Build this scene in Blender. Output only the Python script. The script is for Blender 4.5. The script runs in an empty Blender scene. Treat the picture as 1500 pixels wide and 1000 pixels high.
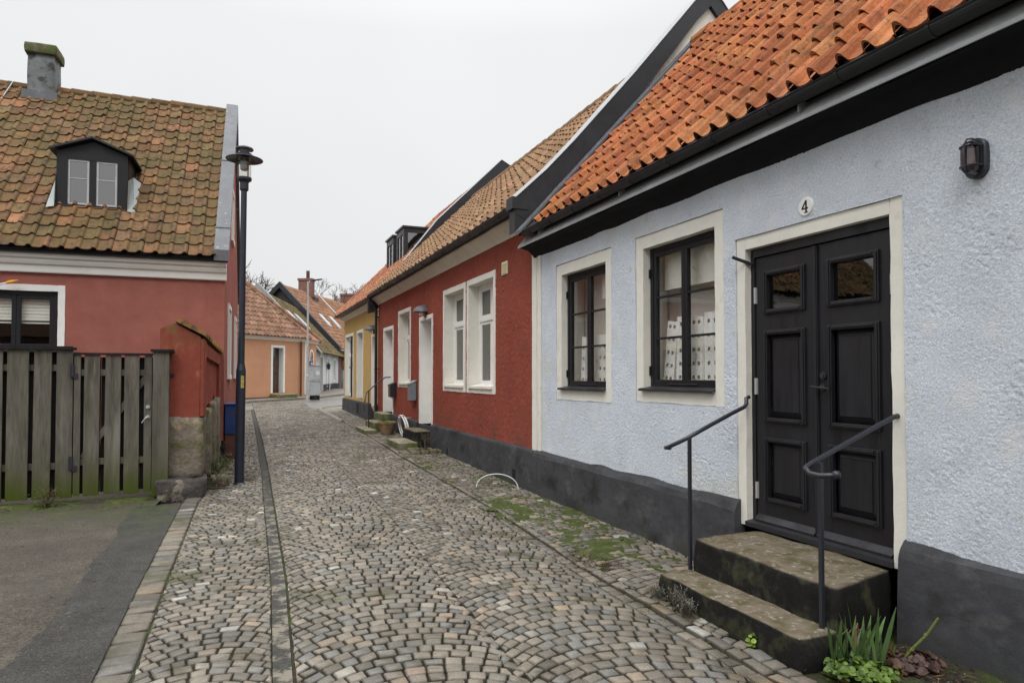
import bpy, bmesh, math, random
import numpy as np
from mathutils import Matrix, Vector
random.seed(7); rng = np.random.default_rng(7)
PI = math.pi; R = math.radians
sc = bpy.context.scene
COL = sc.collection

# ------------------------------------------------------------------ terrain height along the lane
GY = [-60, 4, 10, 16, 22, 30, 38, 50, 90, 300]
GZ = [-.05, -.02, 0, .12, .2, .3, .45, .62, .8, .8]
def gz(y): return np.interp(y, GY, GZ)

# ------------------------------------------------------------------ noise
def vnoise(x, y, seed=0):
    r = np.random.default_rng(seed); T = r.random((256, 256))
    xi = np.floor(x).astype(int); yi = np.floor(y).astype(int); fx = x-xi; fy = y-yi
    fx = fx*fx*(3-2*fx); fy = fy*fy*(3-2*fy)
    a = T[xi % 256, yi % 256]; b = T[(xi+1) % 256, yi % 256]; c = T[xi % 256, (yi+1) % 256]; d = T[(xi+1) % 256, (yi+1) % 256]
    return (a*(1-fx)+b*fx)*(1-fy)+(c*(1-fx)+d*fx)*fy-.5

# ------------------------------------------------------------------ materials
def mat(name, base, rough=.8, noise=(), bump=(), attr=False, spec=.3, metal=0., stains=(), stretch=(1, 1, 1), topcol=None, coat=0, rnoise=None):
    m = bpy.data.materials.new(name); m.use_nodes = True
    nt = m.node_tree; nd = nt.nodes; L = nt.links.new
    B = nd['Principled BSDF']
    B.inputs['Roughness'].default_value = rough; B.inputs['Metallic'].default_value = metal
    B.inputs['Specular IOR Level'].default_value = spec
    if coat: B.inputs['Coat Weight'].default_value = coat; B.inputs['Coat Roughness'].default_value = .2
    tc = nd.new('ShaderNodeTexCoord'); mp = nd.new('ShaderNodeMapping'); mp.inputs['Scale'].default_value = stretch
    L(tc.outputs['Object'], mp.inputs['Vector'])
    def nz(scale, detail=4, vec=None, rgh=.6):
        n = nd.new('ShaderNodeTexNoise'); n.inputs['Scale'].default_value = scale; n.inputs['Detail'].default_value = detail
        n.inputs['Roughness'].default_value = rgh; L(vec or mp.outputs[0], n.inputs['Vector']); return n.outputs['Fac']
    if attr:
        a = nd.new('ShaderNodeAttribute'); a.attribute_name = 'col'; c = a.outputs['Color']
    else:
        a = nd.new('ShaderNodeRGB'); a.outputs[0].default_value = (*base, 1); c = a.outputs[0]
    def mix(c1, c2, fac, mode='MIX'):
        x = nd.new('ShaderNodeMix'); x.data_type = 'RGBA'; x.blend_type = mode
        for i, v in ((0, fac), (6, c1), (7, c2)):
            if isinstance(v, (tuple, list)): x.inputs[i].default_value = (*v, 1)
            elif isinstance(v, (int, float)): x.inputs[i].default_value = v
            else: L(v, x.inputs[i])
        return x.outputs[2]
    def ramp(v, lo, hi, a=0., b=1.):
        r = nd.new('ShaderNodeMapRange'); r.inputs[1].default_value = lo; r.inputs[2].default_value = hi
        r.inputs[3].default_value = a; r.inputs[4].default_value = b; L(v, r.inputs[0]); return r.outputs[0]
    for s, amt in noise:
        v = ramp(nz(s), .3, .7, 1-amt, 1+amt)
        cc = nd.new('ShaderNodeCombineColor')
        for i in range(3): L(v, cc.inputs[i])
        c = mix(c, cc.outputs[0], 1., 'MULTIPLY')
    for st in stains:                                   # (colour, scale, lo, hi[, axis, a0, a1])
        f = ramp(nz(st[1], 5), st[2], st[3])
        if len(st) > 4:
            sx = nd.new('ShaderNodeSeparateXYZ'); L(tc.outputs['Object'], sx.inputs[0])
            g = ramp(sx.outputs[st[4]], st[5], st[6])
            mm = nd.new('ShaderNodeMath'); mm.operation = 'MULTIPLY'; L(f, mm.inputs[0]); L(g, mm.inputs[1]); f = mm.outputs[0]
        c = mix(c, st[0], f)
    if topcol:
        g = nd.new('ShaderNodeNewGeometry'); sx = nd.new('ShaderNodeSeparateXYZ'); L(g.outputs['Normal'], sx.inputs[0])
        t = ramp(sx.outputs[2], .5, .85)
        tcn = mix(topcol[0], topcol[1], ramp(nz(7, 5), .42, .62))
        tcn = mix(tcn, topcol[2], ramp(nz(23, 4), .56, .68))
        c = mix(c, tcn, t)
    L(c, B.inputs['Base Color'])
    if rnoise: L(ramp(nz(rnoise[0]), .35, .65, rnoise[1], rnoise[2]), B.inputs['Roughness'])
    prev = None
    for s, st, di in bump:
        b = nd.new('ShaderNodeBump'); b.inputs['Strength'].default_value = st; b.inputs['Distance'].default_value = di
        L(nz(s, 5), b.inputs['Height'])
        if prev: L(prev, b.inputs['Normal'])
        prev = b.outputs[0]
    if prev: L(prev, B.inputs['Normal'])
    return m

def glassmat(name, tint=(.9, .93, .93), refl=.12):
    m = bpy.data.materials.new(name); m.use_nodes = True; nt = m.node_tree; nd = nt.nodes; L = nt.links.new
    nd.remove(nd['Principled BSDF']); out = nd['Material Output']
    t = nd.new('ShaderNodeBsdfTransparent'); t.inputs[0].default_value = (*tint, 1)
    g = nd.new('ShaderNodeBsdfGlossy'); g.inputs['Roughness'].default_value = .015
    lw0 = nd.new('ShaderNodeLayerWeight'); lw0.inputs[0].default_value = .5; lw = nd.new('ShaderNodeMath'); lw.operation = 'POWER'; lw.inputs[1].default_value = 4.; L(lw0.outputs['Facing'], lw.inputs[0])
    mr = nd.new('ShaderNodeMapRange'); mr.inputs[3].default_value = refl*.5; mr.inputs[4].default_value = 1.; L(lw.outputs[0], mr.inputs[0])
    nz = nd.new('ShaderNodeTexNoise'); nz.inputs['Scale'].default_value = 3.
    bp = nd.new('ShaderNodeBump'); bp.inputs['Strength'].default_value = .015; bp.inputs['Distance'].default_value = .02
    L(nz.outputs[0], bp.inputs['Height']); L(bp.outputs[0], g.inputs['Normal'])
    x = nd.new('ShaderNodeMixShader'); L(mr.outputs[0], x.inputs[0]); L(t.outputs[0], x.inputs[1]); L(g.outputs[0], x.inputs[2]); L(x.outputs[0], out.inputs[0])
    return m

M = {}
M['blue'] = mat('blue_roughcast', (.605, .652, .72), .95, spec=.1, noise=((.9, .06), (3.5, .06), (75, .17)), bump=((85, .9, .009), (210, .8, .005)), stains=(((.69, .71, .73), 4, .56, .7), ((.40, .43, .44), 9, .64, .78), ((.33, .36, .38), 62, .64, .72),  ((.60, .60, .52), 1.1, .56, .75), ((.42, .45, .42), 2.3, .6, .8, 2, 1.3, .5)))
M['red'] = mat('red_roughcast', (.262, .068, .046), .9, spec=.12, noise=((.8, .12), (6, .08), (60, .25)), bump=((60, 1., .010), (160, .7, .004)), stains=(((.2, .06, .045), 1.3, .55, .75), ((.16, .07, .055), 2.3, .5, .75, 2, 1.2, .5)))
M['lred'] = mat('faded_red_plaster', (.315, .118, .093), .95, spec=.1, noise=((.7, .10), (5, .06), (90, .10)), bump=((160, .6, .004),), stains=(((.30, .125, .10), 1.9, .55, .7), ((.25, .085, .07), .8, .5, .75),))
M['yellow'] = mat('ochre_roughcast', (.44, .29, .10), .9, noise=((1.5, .08), (60, .08)), bump=((90, .6, .006),))
M['orange'] = mat('orange_plaster', (.54, .28, .16), .9, noise=((.9, .1), (30, .05)), stains=(((.5, .26, .16), 1.2, .55, .7),))
M['trim'] = mat('lime_white_trim', (.72, .70, .635), .85, noise=((9, .04), (1.5, .04)), bump=((40, .35, .006), (150, .2, .002)), stains=(((.52, .50, .44), 6, .62, .8),))
M['pwhite'] = mat('painted_white', (.76, .76, .73), .5, noise=((4, .04),), stains=(((.5, .5, .46), 5, .66, .85),))
M['cream'] = mat('cream_cornice', (.68, .63, .54), .8, noise=((3, .08),), stains=(((.4, .38, .33), 4, .58, .8),))
M['dado'] = mat('charcoal_plinth', (.056, .057, .062), .85, spec=.15, noise=((2.5, .2), (12, .12), (90, .15)), bump=((50, .35, .006),), stretch=(1, 1, 1.6), stains=(((.11, .11, .105), 3, .56, .8), ((.024, .024, .023), 1.7, .56, .7), ((.045, .05, .03), 5, .45, .65, 2, .16, .0)))
M['black'] = mat('black_cove_paint', (.014, .014, .016), .75, spec=.12, noise=((8, .15),), bump=((30, .35, .006),))
M['doorp'] = mat('black_door_paint', (.0115, .011, .014), .36, noise=((25, .2), (2, .15)), bump=((180, .1, .001),), spec=.42, stretch=(1, 1, .15), rnoise=(9, .32, .62))
M['frameb'] = mat('black_window_paint', (.012, .0125, .015), .45, spec=.3, noise=((30, .1),))
M['metal'] = mat('dark_sheet_metal', (.028, .029, .032), .5, spec=.3, noise=((2, .2), (12, .1)), rnoise=(5, .35, .55))
M['greym'] = mat('grey_sheet_metal', (.125, .13, .14), .55, metal=.2, noise=((3, .12), (15, .06)), stains=(((.4, .4, .38), 6, .62, .75),), rnoise=(6, .35, .6))
M['flash'] = mat('verge_flashing_metal', (.34, .35, .36), .5, metal=.15, noise=((3, .15), (15, .06)), rnoise=(6, .4, .6))
M['lightm'] = mat('light_sheet_metal', (.60, .62, .64), .4, metal=.2, noise=((4, .06),))
M['zinc'] = mat('zinc', (.42, .43, .43), .45, metal=.3, noise=((6, .1),))
M['iron'] = mat('painted_iron', (.022, .024, .032), .38, spec=.5, bump=((90, .2, .002),))
M['pole'] = mat('dark_blue_pole_paint', (.016, .02, .033), .33, spec=.5, noise=((8, .15),))
M['glass'] = glassmat('window_glass', (.97, .98, .975), .08)
M['glassd'] = glassmat('dark_window_glass', (.35, .36, .36), .30)
M['bulkglass'] = glassmat('smoky_lamp_glass', (.42, .35, .36), .14)
M['mirglass'] = glassmat('bright_dormer_glass', (.45, .42, .42), .55)
M['lampglass'] = glassmat('lamp_glass', (.85, .84, .8), .08)
M['tile'] = mat('clay_tile', (0, 0, 0), .8, attr=True, spec=.15, noise=((.8, .12), (6, .18), (45, .2)), bump=((60, .25, .003),), stains=(((.10, .045, .025), 5, .55, .75), ((.30, .24, .13), 26, .68, .75), ((.09, .05, .03), 17, .58, .7)))
M['tilem'] = mat('mossy_clay_tile', (0, 0, 0), .95, attr=True, spec=.1, noise=((4, .14), (45, .2)), bump=((50, .4, .004),), stains=(((.095, .078, .035), 1.3, .38, .72), ((.055, .048, .038), 9, .5, .72), ((.35, .33, .25), 30, .68, .74), ((.10, .10, .03), 14, .6, .7)))
M['tilet'] = mat('tan_roof_tile', (0, 0, 0), .95, spec=.1, attr=True, noise=((3, .1), (50, .12)), stains=(((.22, .13, .08), 4, .6, .8),))
M['brick'] = mat('far_brick', (.20, .105, .082), .9, noise=((6, .2),))
M['pier'] = mat('rough_red_pier', (.235, .062, .043), .95, spec=.1, noise=((1.5, .1), (8, .1), (80, .15)), bump=((90, .8, .006),), stains=(((.33, .14, .08), 4, .58, .7), ((.16, .12, .05), 4, .45, .6, 2, 1.95, 2.3)))
M['chim'] = mat('chimney_render', (.17, .18, .185), .85, noise=((3, .2), (20, .12)), stains=(((.06, .06, .06), 5, .52, .62),), bump=((30, .4, .01),))
M['chimcap'] = mat('mossy_chimney_cap', (.13, .115, .08), .95, noise=((10, .3),), stains=(((.07, .10, .025), 8, .45, .6),), bump=((30, .6, .02),))
M['sett'] = mat('granite_sett', (0, 0, 0), .6, attr=True, noise=((.9, .16), (18, .14), (90, .2)), bump=((45, .45, .006), (160, .3, .002)), spec=.3, stains=(((.06, .052, .038), 2.2, .54, .70), ((.07, .07, .03), 1.1, .56, .75)), rnoise=(2.5, .38, .8))
M['bed'] = mat('joint_soil', (.030, .025, .017), .95, noise=((30, .4), (120, .3)), bump=((80, .6, .01),), stains=(((.040, .055, .012), 2.4, .46, .6),))
M['asph'] = mat('old_asphalt', (.066, .056, .044), .9, noise=((.6, .2), (2.2, .2), (8, .15), (55, .6), (130, .6)), bump=((180, .6, .006),), stains=(((.055, .05, .042), .9, .5, .75), ((.05, .062, .018), 4, .38, .6, 1, 8.3, 9.9), ((.22, .2, .17), 55, .68, .73)))
M['asphn'] = mat('newer_dark_asphalt', (.040, .038, .034), .85, noise=((2, .25), (8, .12), (70, .5), (150, .6)), bump=((180, .7, .006),), stains=(((.26, .26, .24), 55, .67, .72), ((.045, .06, .018), 5, .4, .6, 1, 7.5, 9.5)))
M['strip'] = mat('patched_channel', (.05, .048, .043), .95, noise=((40, .4),), bump=((60, .8, .012),), stains=(((.20, .18, .145), 6, .47, .56, 1, 13, 7), ((.06, .055, .045), 22, .53, .62)))
M['ground'] = mat('yard_earth', (.075, .066, .05), .95, noise=((1.5, .2), (20, .3)), bump=((20, .6, .02),))
M['junction'] = mat('far_paving', (.15, .142, .13), .6, noise=((.6, .2), (5, .35), (9, .3)), bump=((9, .8, .02),), spec=.5)
M['pave'] = mat('far_pavement', (.2, .18, .15), .8, noise=((2, .2), (9, .2)))
M['kerbst'] = mat('kerb_stone', (.24, .225, .195), .8, noise=((4, .2),))
M['wood'] = mat('weathered_wood', (.112, .103, .084), .9, spec=.15, noise=((7, .28), (40, .2)), stretch=(1, 1, .12), bump=((30, .5, .006),), stains=(((.2, .185, .16), 6, .58, .75), ((.05, .045, .035), 8, .56, .7), ((.06, .07, .015), 3, .25, .6, 2, .75, .0), ((.055, .075, .010), 5, .3, .5, 2, .38, .05)))
M['woodd'] = mat('gap_shade_wood', (.022, .018, .015), .9, noise=((7, .3),), stretch=(1, 1, .12))  # back boards nearly black: the shade of the fence gaps is in the colour
M['cap'] = mat('black_cap_board', (.018, .017, .018), .8, spec=.15, noise=((9, .3),))
M['stone'] = mat('rubble_stone', (.17, .145, .115), .9, noise=((3, .3), (25, .25)), bump=((12, .8, .03), (60, .5, .006)), stains=(((.28, .23, .14), 4, .55, .7), ((.10, .10, .035), 5, .5, .64), ((.06, .05, .045), 3, .55, .7)))
M['stoned'] = mat('dark_rock', (.06, .052, .047), .9, noise=((4, .35), (25, .25)), bump=((12, .9, .03),), stains=(((.20, .17, .14), 5, .58, .66),))
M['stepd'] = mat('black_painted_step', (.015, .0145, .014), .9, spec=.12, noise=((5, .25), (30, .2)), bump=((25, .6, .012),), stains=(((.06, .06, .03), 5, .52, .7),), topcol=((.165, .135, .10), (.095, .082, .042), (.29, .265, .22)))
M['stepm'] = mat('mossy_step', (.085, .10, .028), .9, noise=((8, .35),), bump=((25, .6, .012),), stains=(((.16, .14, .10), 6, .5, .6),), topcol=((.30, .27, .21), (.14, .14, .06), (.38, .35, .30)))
M['moss'] = mat('moss', (.052, .068, .015), .95, noise=((9, .35), (60, .35)), bump=((120, .8, .008),), stains=(((.13, .12, .045), 6, .54, .7),))
M['leaf'] = mat('green_leaf', (0, 0, 0), .5, attr=True, noise=((30, .15),))
M['litter'] = mat('leaf_litter', (0, 0, 0), .9, attr=True)
M['bark'] = mat('bark', (.10, .08, .06), .9, noise=((4, .2),))
M['pot'] = mat('terracotta_pot', (.30, .19, .11), .8, noise=((8, .2),), stains=(((.12, .12, .06), 6, .5, .65),))
M['hose'] = mat('white_hose', (.78, .78, .76), .4)
M['beige'] = mat('interior_beige', (.85, .77, .70), .9, noise=((3, .05),))
M['blind'] = mat('roller_blind', (.86, .82, .75), .9, noise=((40, .03),))
M['board'] = mat('white_board', (.90, .88, .84), .7)
M['cabg'] = mat('grey_cabinet', (.36, .38, .38), .6, noise=((5, .15),))
M['cabb'] = mat('blue_cabinet', (.018, .05, .17), .5, noise=((6, .25),), stains=(((.10, .03, .04), 9, .58, .66),))
M['rust'] = mat('rust_brown_base', (.11, .045, .035), .8, noise=((6, .2),))
M['signb'] = mat('blue_sign', (.03, .06, .25), .5)
M['orangep'] = mat('orange_tip', (.8, .36, .03), .5)
M['boxg'] = mat('blue_grey_mailbox', (.17, .20, .22), .5, noise=((5, .1),))
M['brown'] = mat('brown_door', (.09, .055, .04), .6, noise=((6, .2),))
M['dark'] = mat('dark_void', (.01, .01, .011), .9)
M['curtain'] = mat('curtain', (.42, .41, .37), .9, noise=((60, .1),), stretch=(1, 1, .05))
M['greenm'] = mat('grey_green_sheet', (.27, .30, .29), .5, metal=.2, noise=((2, .1),))
M['sticker'] = mat('yellow_sticker', (.33, .28, .07), .7, noise=((60, .5),))

# ------------------------------------------------------------------ mesh builder
class Wall:
    """facade frame: s along the wall, d outwards from it, z up"""
    def __init__(s, o, ang, flip=1):
        s.o = o; a = R(ang); s.es = (math.cos(a), math.sin(a)); s.ed = (math.sin(a)*flip, -math.cos(a)*flip)
    def p(s, S, D, Z): return (s.o[0]+s.es[0]*S+s.ed[0]*D, s.o[1]+s.es[1]*S+s.ed[1]*D, Z)
RW = Wall((3.81, 0), 90, -1)           # right row: s = world y, d towards the lane
WW = Wall((0, 0), 0, -1)               # world axes: s = x, d = y

class MB:
    def __init__(s): s.v = []; s.f = []; s.c = []; s.mi = []; s.cm = 0
    def face(s, pts, col=None):
        n = len(s.v); s.v += [tuple(p) for p in pts]; s.f.append(tuple(range(n, n+len(pts)))); s.c.append(col); s.mi.append(s.cm)
    def addf(s, n, fs, col=None):
        for f in fs: s.f.append(tuple(i+n for i in f)); s.c.append(col); s.mi.append(s.cm)
    def box(s, a, b, W=WW, col=None):
        (s0, d0, z0), (s1, d1, z1) = a, b
        n = len(s.v)
        s.v += [W.p(x, y, z) for z in (z0, z1) for x, y in ((s0, d0), (s1, d0), (s1, d1), (s0, d1))]
        s.addf(n, ((3, 2, 1, 0), (4, 5, 6, 7), (0, 1, 5, 4), (1, 2, 6, 5), (2, 3, 7, 6), (3, 0, 4, 7)), col)
    def bar(s, a, b, w, h, up=(0, 0, 1), seg=1, wob=0, col=None):
        a = Vector(a); b = Vector(b); d = (b-a).normalized(); u = Vector(up); r = d.cross(u).normalized(); u = r.cross(d)
        n = len(s.v)
        for i in range(seg+1):
            c = a.lerp(b, i/seg)
            for x, y in ((-1, -1), (1, -1), (1, 1), (-1, 1)):
                q = c+r*(x*w/2)+u*(y*h/2)
                if wob: q += Vector((random.uniform(-wob, wob) for _ in range(3)))
                s.v.append(tuple(q))
        fs = [(0, 1, 2, 3), tuple(seg*4+i for i in (3, 2, 1, 0))]
        for i in range(seg):
            for k in range(4): fs.append((i*4+k, i*4+4+k, i*4+4+(k+1) % 4, i*4+(k+1) % 4))
        s.addf(n, fs, col)
    def tube(s, pts, r, n=8, cap=True, col=None):
        pts = [Vector(p) for p in pts]; base = len(s.v); rs = r if isinstance(r, (list, tuple)) else [r]*len(pts)
        ref = Vector((0, 0, 1)); 
        d0 = (pts[1]-pts[0]).normalized()
        if abs(d0.z) > .9: ref = Vector((1, 0, 0))
        x = d0.cross(ref).normalized()
        for i, p in enumerate(pts):
            d = (pts[min(i+1, len(pts)-1)]-pts[max(i-1, 0)]).normalized()
            x = (x-d*x.dot(d)).normalized(); y = d.cross(x)
            for k in range(n):
                t = 2*PI*k/n; s.v.append(tuple(p+(x*math.cos(t)+y*math.sin(t))*rs[i]))
        fs = []
        for i in range(len(pts)-1):
            for k in range(n): fs.append((i*n+k, i*n+(k+1) % n, (i+1)*n+(k+1) % n, (i+1)*n+k))
        if cap: fs.append(tuple(range(n-1, -1, -1))); fs.append(tuple((len(pts)-1)*n+k for k in range(n)))
        s.addf(base, fs, col)
    def lathe(s, c, prof, n=20, col=None):
        base = len(s.v)
        for r, z in prof:
            for k in range(n): t = 2*PI*k/n; s.v.append((c[0]+r*math.cos(t), c[1]+r*math.sin(t), c[2]+z))
        fs = []
        for i in range(len(prof)-1):
            for k in range(n): fs.append((i*n+k, i*n+(k+1) % n, (i+1)*n+(k+1) % n, (i+1)*n+k))
        fs.append(tuple(range(n-1, -1, -1))); fs.append(tuple((len(prof)-1)*n+k for k in range(n)))
        s.addf(base, fs, col)
    def extr(s, prof, s0, s1, W=RW, n=1, wob=0, closed=True, col=None, seed=1):
        """profile of (d,z) swept along the wall"""
        base = len(s.v); k = len(prof); rr = random.Random(seed)
        for i in range(n+1):
            S = s0+(s1-s0)*i/n
            for j, (d, z) in enumerate(prof):
                dz = (float(vnoise(np.array([S*3.1+j*9.]), np.array([j*3.3]), seed)[0])*wob) if wob else 0
                s.v.append(W.p(S, d+dz*.6, z+dz))
        fs = []
        for i in range(n):
            for j in range(k if closed else k-1): fs.append((i*k+j, i*k+(j+1) % k, (i+1)*k+(j+1) % k, (i+1)*k+j))
        if closed: fs.append(tuple(range(k))); fs.append(tuple(n*k+j for j in range(k-1, -1, -1)))
        s.addf(base, fs, col)
    def prism(s, poly, t, W, s0):
        """polygon in (d,z) at wall position s0..s0+t"""
        s.extr(poly, s0, s0+t, W)
    def build(s, name, m, parent=None, smooth=False, recalc=True, bevel=0):
        me = bpy.data.meshes.new(name)
        v = np.array(s.v, dtype=np.float64)
        o = bpy.data.objects.new(name, me); COL.objects.link(o)
        me.from_pydata(v.tolist(), [], s.f)
        ms = m if isinstance(m, (list, tuple)) else [m]
        for q in ms: me.materials.append(q)
        if len(ms) > 1: me.polygons.foreach_set('material_index', s.mi)
        if any(c is not None for c in s.c):
            at = me.attributes.new('col', 'FLOAT_COLOR', 'FACE')
            at.data.foreach_set('color', np.array([(*(c or (.3, .3, .3)), 1) for c in s.c], dtype=np.float32).ravel())
        if recalc:
            bm = bmesh.new(); bm.from_mesh(me); bmesh.ops.recalc_face_normals(bm, faces=bm.faces); bm.to_mesh(me); bm.free()
        if smooth: me.polygons.foreach_set('use_smooth', [True]*len(me.polygons))
        if bevel:
            b = o.modifiers.new('b', 'BEVEL'); b.width = bevel; b.segments = 2; b.limit_method = 'ANGLE'
        if parent: link(o, parent)
        me.update(); return o
def link(o, parent):
    o.parent = parent; P = parent
    mw = Matrix.Identity(4)
    while P:
        mw = P.matrix_basis @ mw if P.parent is None else P.matrix_parent_inverse @ P.matrix_basis @ mw
        P = P.parent
    o.matrix_parent_inverse = mw.inverted()
def tag(o, label=None, cat=None, group=None, kind=None):
    for k, v in (('label', label), ('category', cat), ('group', group), ('kind', kind)):
        if v: o[k] = v
    return o
def thing(name, label, cat, loc, group=None):
    o = bpy.data.objects.new(name, None); COL.objects.link(o); o.location = loc; o.empty_display_size = .2
    return tag(o, label, cat, group)
def kids(o): return [c for c in bpy.data.objects if c.parent == o]
def copy_tree(o, dx=(0, 0, 0), parent=None):
    c = o.copy(); COL.objects.link(c)
    if parent: c.parent = parent
    else: c.location = Vector(o.location)+Vector(dx)
    for ch in kids(o):
        copy_tree(ch, parent=c)
    return c

def npmesh(name, V, F, m, cols=None, parent=None, smooth=False):
    """V (n,3), F (k,4) quads or (k,3)"""
    me = bpy.data.meshes.new(name); me.vertices.add(len(V)); me.vertices.foreach_set('co', np.asarray(V, dtype=np.float32).ravel())
    k = F.shape[1]
    me.loops.add(F.size); me.loops.foreach_set('vertex_index', F.astype(np.int32).ravel())
    me.polygons.add(len(F)); me.polygons.foreach_set('loop_start', np.arange(len(F), dtype=np.int32)*k)
    try: me.polygons.foreach_set('loop_total', np.full(len(F), k, dtype=np.int32))
    except Exception: pass
    me.materials.append(m)
    if cols is not None:
        at = me.attributes.new('col', 'FLOAT_COLOR', 'FACE'); at.data.foreach_set('color', np.asarray(cols, dtype=np.float32).ravel())
    if smooth: me.polygons.foreach_set('use_smooth', [True]*len(F))
    me.update(calc_edges=True); me.validate()
    o = bpy.data.objects.new(name, me); COL.objects.link(o)
    if parent: link(o, parent)
    return o

def wall_sheet(name, W, s0, s1, z0, z1, holes, m, parent, step=.05, amp=0., freq=14., seed=3, trimmed=False):
    """roughcast wall front as a fine displaced grid with real openings"""
    def ticks(a, b, edges):
        e = sorted({a, b, *[x for x in edges if a < x < b]}); out = []
        for p, q in zip(e[:-1], e[1:]):
            n = max(1, int(round((q-p)/step))); out += [p+(q-p)*i/n for i in range(n)]
        return np.array(out+[b])
    S = ticks(s0, s1, [h[i] for h in holes for i in (0, 1)]); Z = ticks(z0, z1, [h[i] for h in holes for i in (2, 3)])
    gs, gzz = np.meshgrid(S, Z, indexing='ij')
    D = np.zeros_like(gs)
    if amp:
        D = amp*(vnoise(gs*freq*1.0+3, gzz*freq+7, seed)*1.0+vnoise(gs*freq*2.3+gzz*5, gzz*freq*2.1, seed+1)*.9+vnoise(gs*freq*4.6, gzz*freq*4.3, seed+4)*.45)
        D = D-amp*.9*np.clip(np.abs(vnoise(gs*freq*.8+gzz*9, gzz*freq*.9, seed+7))*3-.35, 0, 1) if amp else D
        D = D*np.clip(1+1.3*vnoise(gs*2.2, gzz*2.6, seed+8)+.9*vnoise(gs*7, gzz*7, seed+9), .25, 2.)+.006*vnoise(gs*1.1, gzz*1.3, seed+2)+(.009 if trimmed else 0)
    X = W.o[0]+W.es[0]*gs+W.ed[0]*D; Y = W.o[1]+W.es[1]*gs+W.ed[1]*D
    V = np.stack([X, Y, gzz], -1).reshape(-1, 3); nz_ = len(Z)
    i, j = np.meshgrid(np.arange(len(S)-1), np.arange(nz_-1), indexing='ij')
    cs = (S[:-1]+S[1:])/2; cz = (Z[:-1]+Z[1:])/2; keep = np.ones(i.shape, bool)
    for a, b, c, d in holes: keep &= ~((cs[:, None] > a) & (cs[:, None] < b) & (cz[None] > c) & (cz[None] < d))
    i = i[keep]; j = j[keep]
    F = np.stack([i*nz_+j, (i+1)*nz_+j, (i+1)*nz_+j+1, i*nz_+j+1], -1)
    return npmesh(name, V, F, m, parent=parent, smooth=True)

PROF = [(0, .22), (.08, .06), (.22, 0), (.42, .0), (.56, .10), (.66, .42), (.74, .88), (.83, 1.), (.92, .86), (1.0, .35)]
PROF_ROLL = [(0, .10), (.05, -.02), (.18, -.20), (.36, -.28), (.52, -.2), (.61, -.02), (.65, .34), (.70, .76), (.77, 1.), (.85, 1.), (.92, .72), (.965, .34), (.985, .1)]
def tiles(name, P0, al, up, ncol, pitch, nrow, gauge, amp, th, pal, m, parent, keep=None, prof=None, roll=.55, seed=1):
    rr = random.Random(seed); mb = MB()
    P0 = Vector(P0); al = Vector(al).normalized(); up = Vector(up).normalized(); n = al.cross(up).normalized()
    if n.z < 0: n = -n
    prof = prof or PROF
    for r in range(nrow):
        for c in range(ncol):
            if keep and not keep((c+.5)*pitch, (r+.5)*gauge): continue
            base = rr.choice(pal); k = rr.gauss(1, .085); col = tuple(max(.01, x*k*rr.gauss(1, .03)) for x in base)
            dz = rr.uniform(-.004, .005); da = rr.uniform(-.007, .007); db = rr.uniform(-.012, .012); ti = rr.uniform(-.007, .007)
            b0 = len(mb.v)
            for (u, h) in prof:
                a = u*pitch+c*pitch+da
                hh = h*amp+dz
                for b, lift in ((r*gauge+db, th+ti*u), (r*gauge+gauge*1.12, 0)):
                    mb.v.append(tuple(P0+al*a+up*b+n*(hh+lift*(1+roll*max(0, h)))))
                mb.v.append(tuple(P0+al*a+up*(r*gauge+db+.003)+n*(hh+th*(1+roll*max(0, h))-th*.9-.004)))
            fs = []
            for i in range(len(prof)-1):
                p = i*3; q = p+3
                fs += [(p, q, q+1, p+1), (p+2, q+2, q, p)]
            mb.addf(b0, fs, col)
    o = mb.build(name, m, parent, recalc=False)
    return o
def ridge(name, A, B, r, step, pal, m, parent, seed=2):
    rr = random.Random(seed); mb = MB(); A = Vector(A); B = Vector(B); L = (B-A).length; n = int(L/step); d = (B-A)/n
    for i in range(n):
        k = rr.gauss(1, .1); col = tuple(x*k for x in rr.choice(pal)); a = A+d*i; b = a+d*1.08
        j = Vector((rr.uniform(-.008, .008), rr.uniform(-.008, .008), rr.uniform(-.008, .008)))
        mb.tube([a+j-Vector((0, 0, r*.35)), b+j-Vector((0, 0, r*.35))], [r*1.06, r*.9], 10, True, col)
    return mb.build(name, m, parent)

def frame_band(name, W, s0, s1, z0, z1, w, m, parent, proud=.008, depth=.2, sill=True, wob=.003, bottom=True):
    """smooth trim band round an opening together with the reveal behind it. s0..z1 = the opening"""
    mb = MB(); d0 = -depth; d1 = proud
    def seg(a, b, c, d, along):
        L = (b-a) if along == 's' else (d-c); n = max(1, int(L/.12)); base = len(mb.v)
        for i in range(n+1):
            t = i/n
            if along == 's': q = [(a+(b-a)*t, c), (a+(b-a)*t, d)]
            else: q = [(a, c+(d-c)*t), (b, c+(d-c)*t)]
            for (S, Z) in q:
                for dd in (d0, d1):
                    j = lambda: random.uniform(-wob, wob)
                    mb.v.append(W.p(S+j(), dd+(j() if dd > 0 else 0), Z+j()))
        fs = []
        for i in range(n):
            p = i*4; q = p+4
            fs += [(p, q, q+1, p+1), (p+1, q+1, q+3, p+3), (p+3, q+3, q+2, p+2), (p+2, q+2, q, p)]
        fs += [(0, 1, 3, 2), (n*4, n*4+2, n*4+3, n*4+1)]
        mb.addf(base, fs)
    seg(s0-w, s0, z0-(w if bottom else 0), z1+w, 'z'); seg(s1, s1+w, z0-(w if bottom else 0), z1+w, 'z')
    seg(s0, s1, z1, z1+w, 's')
    if bottom: seg(s0, s1, z0-w, z0, 's')
    return mb.build(name, m, parent)

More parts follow.
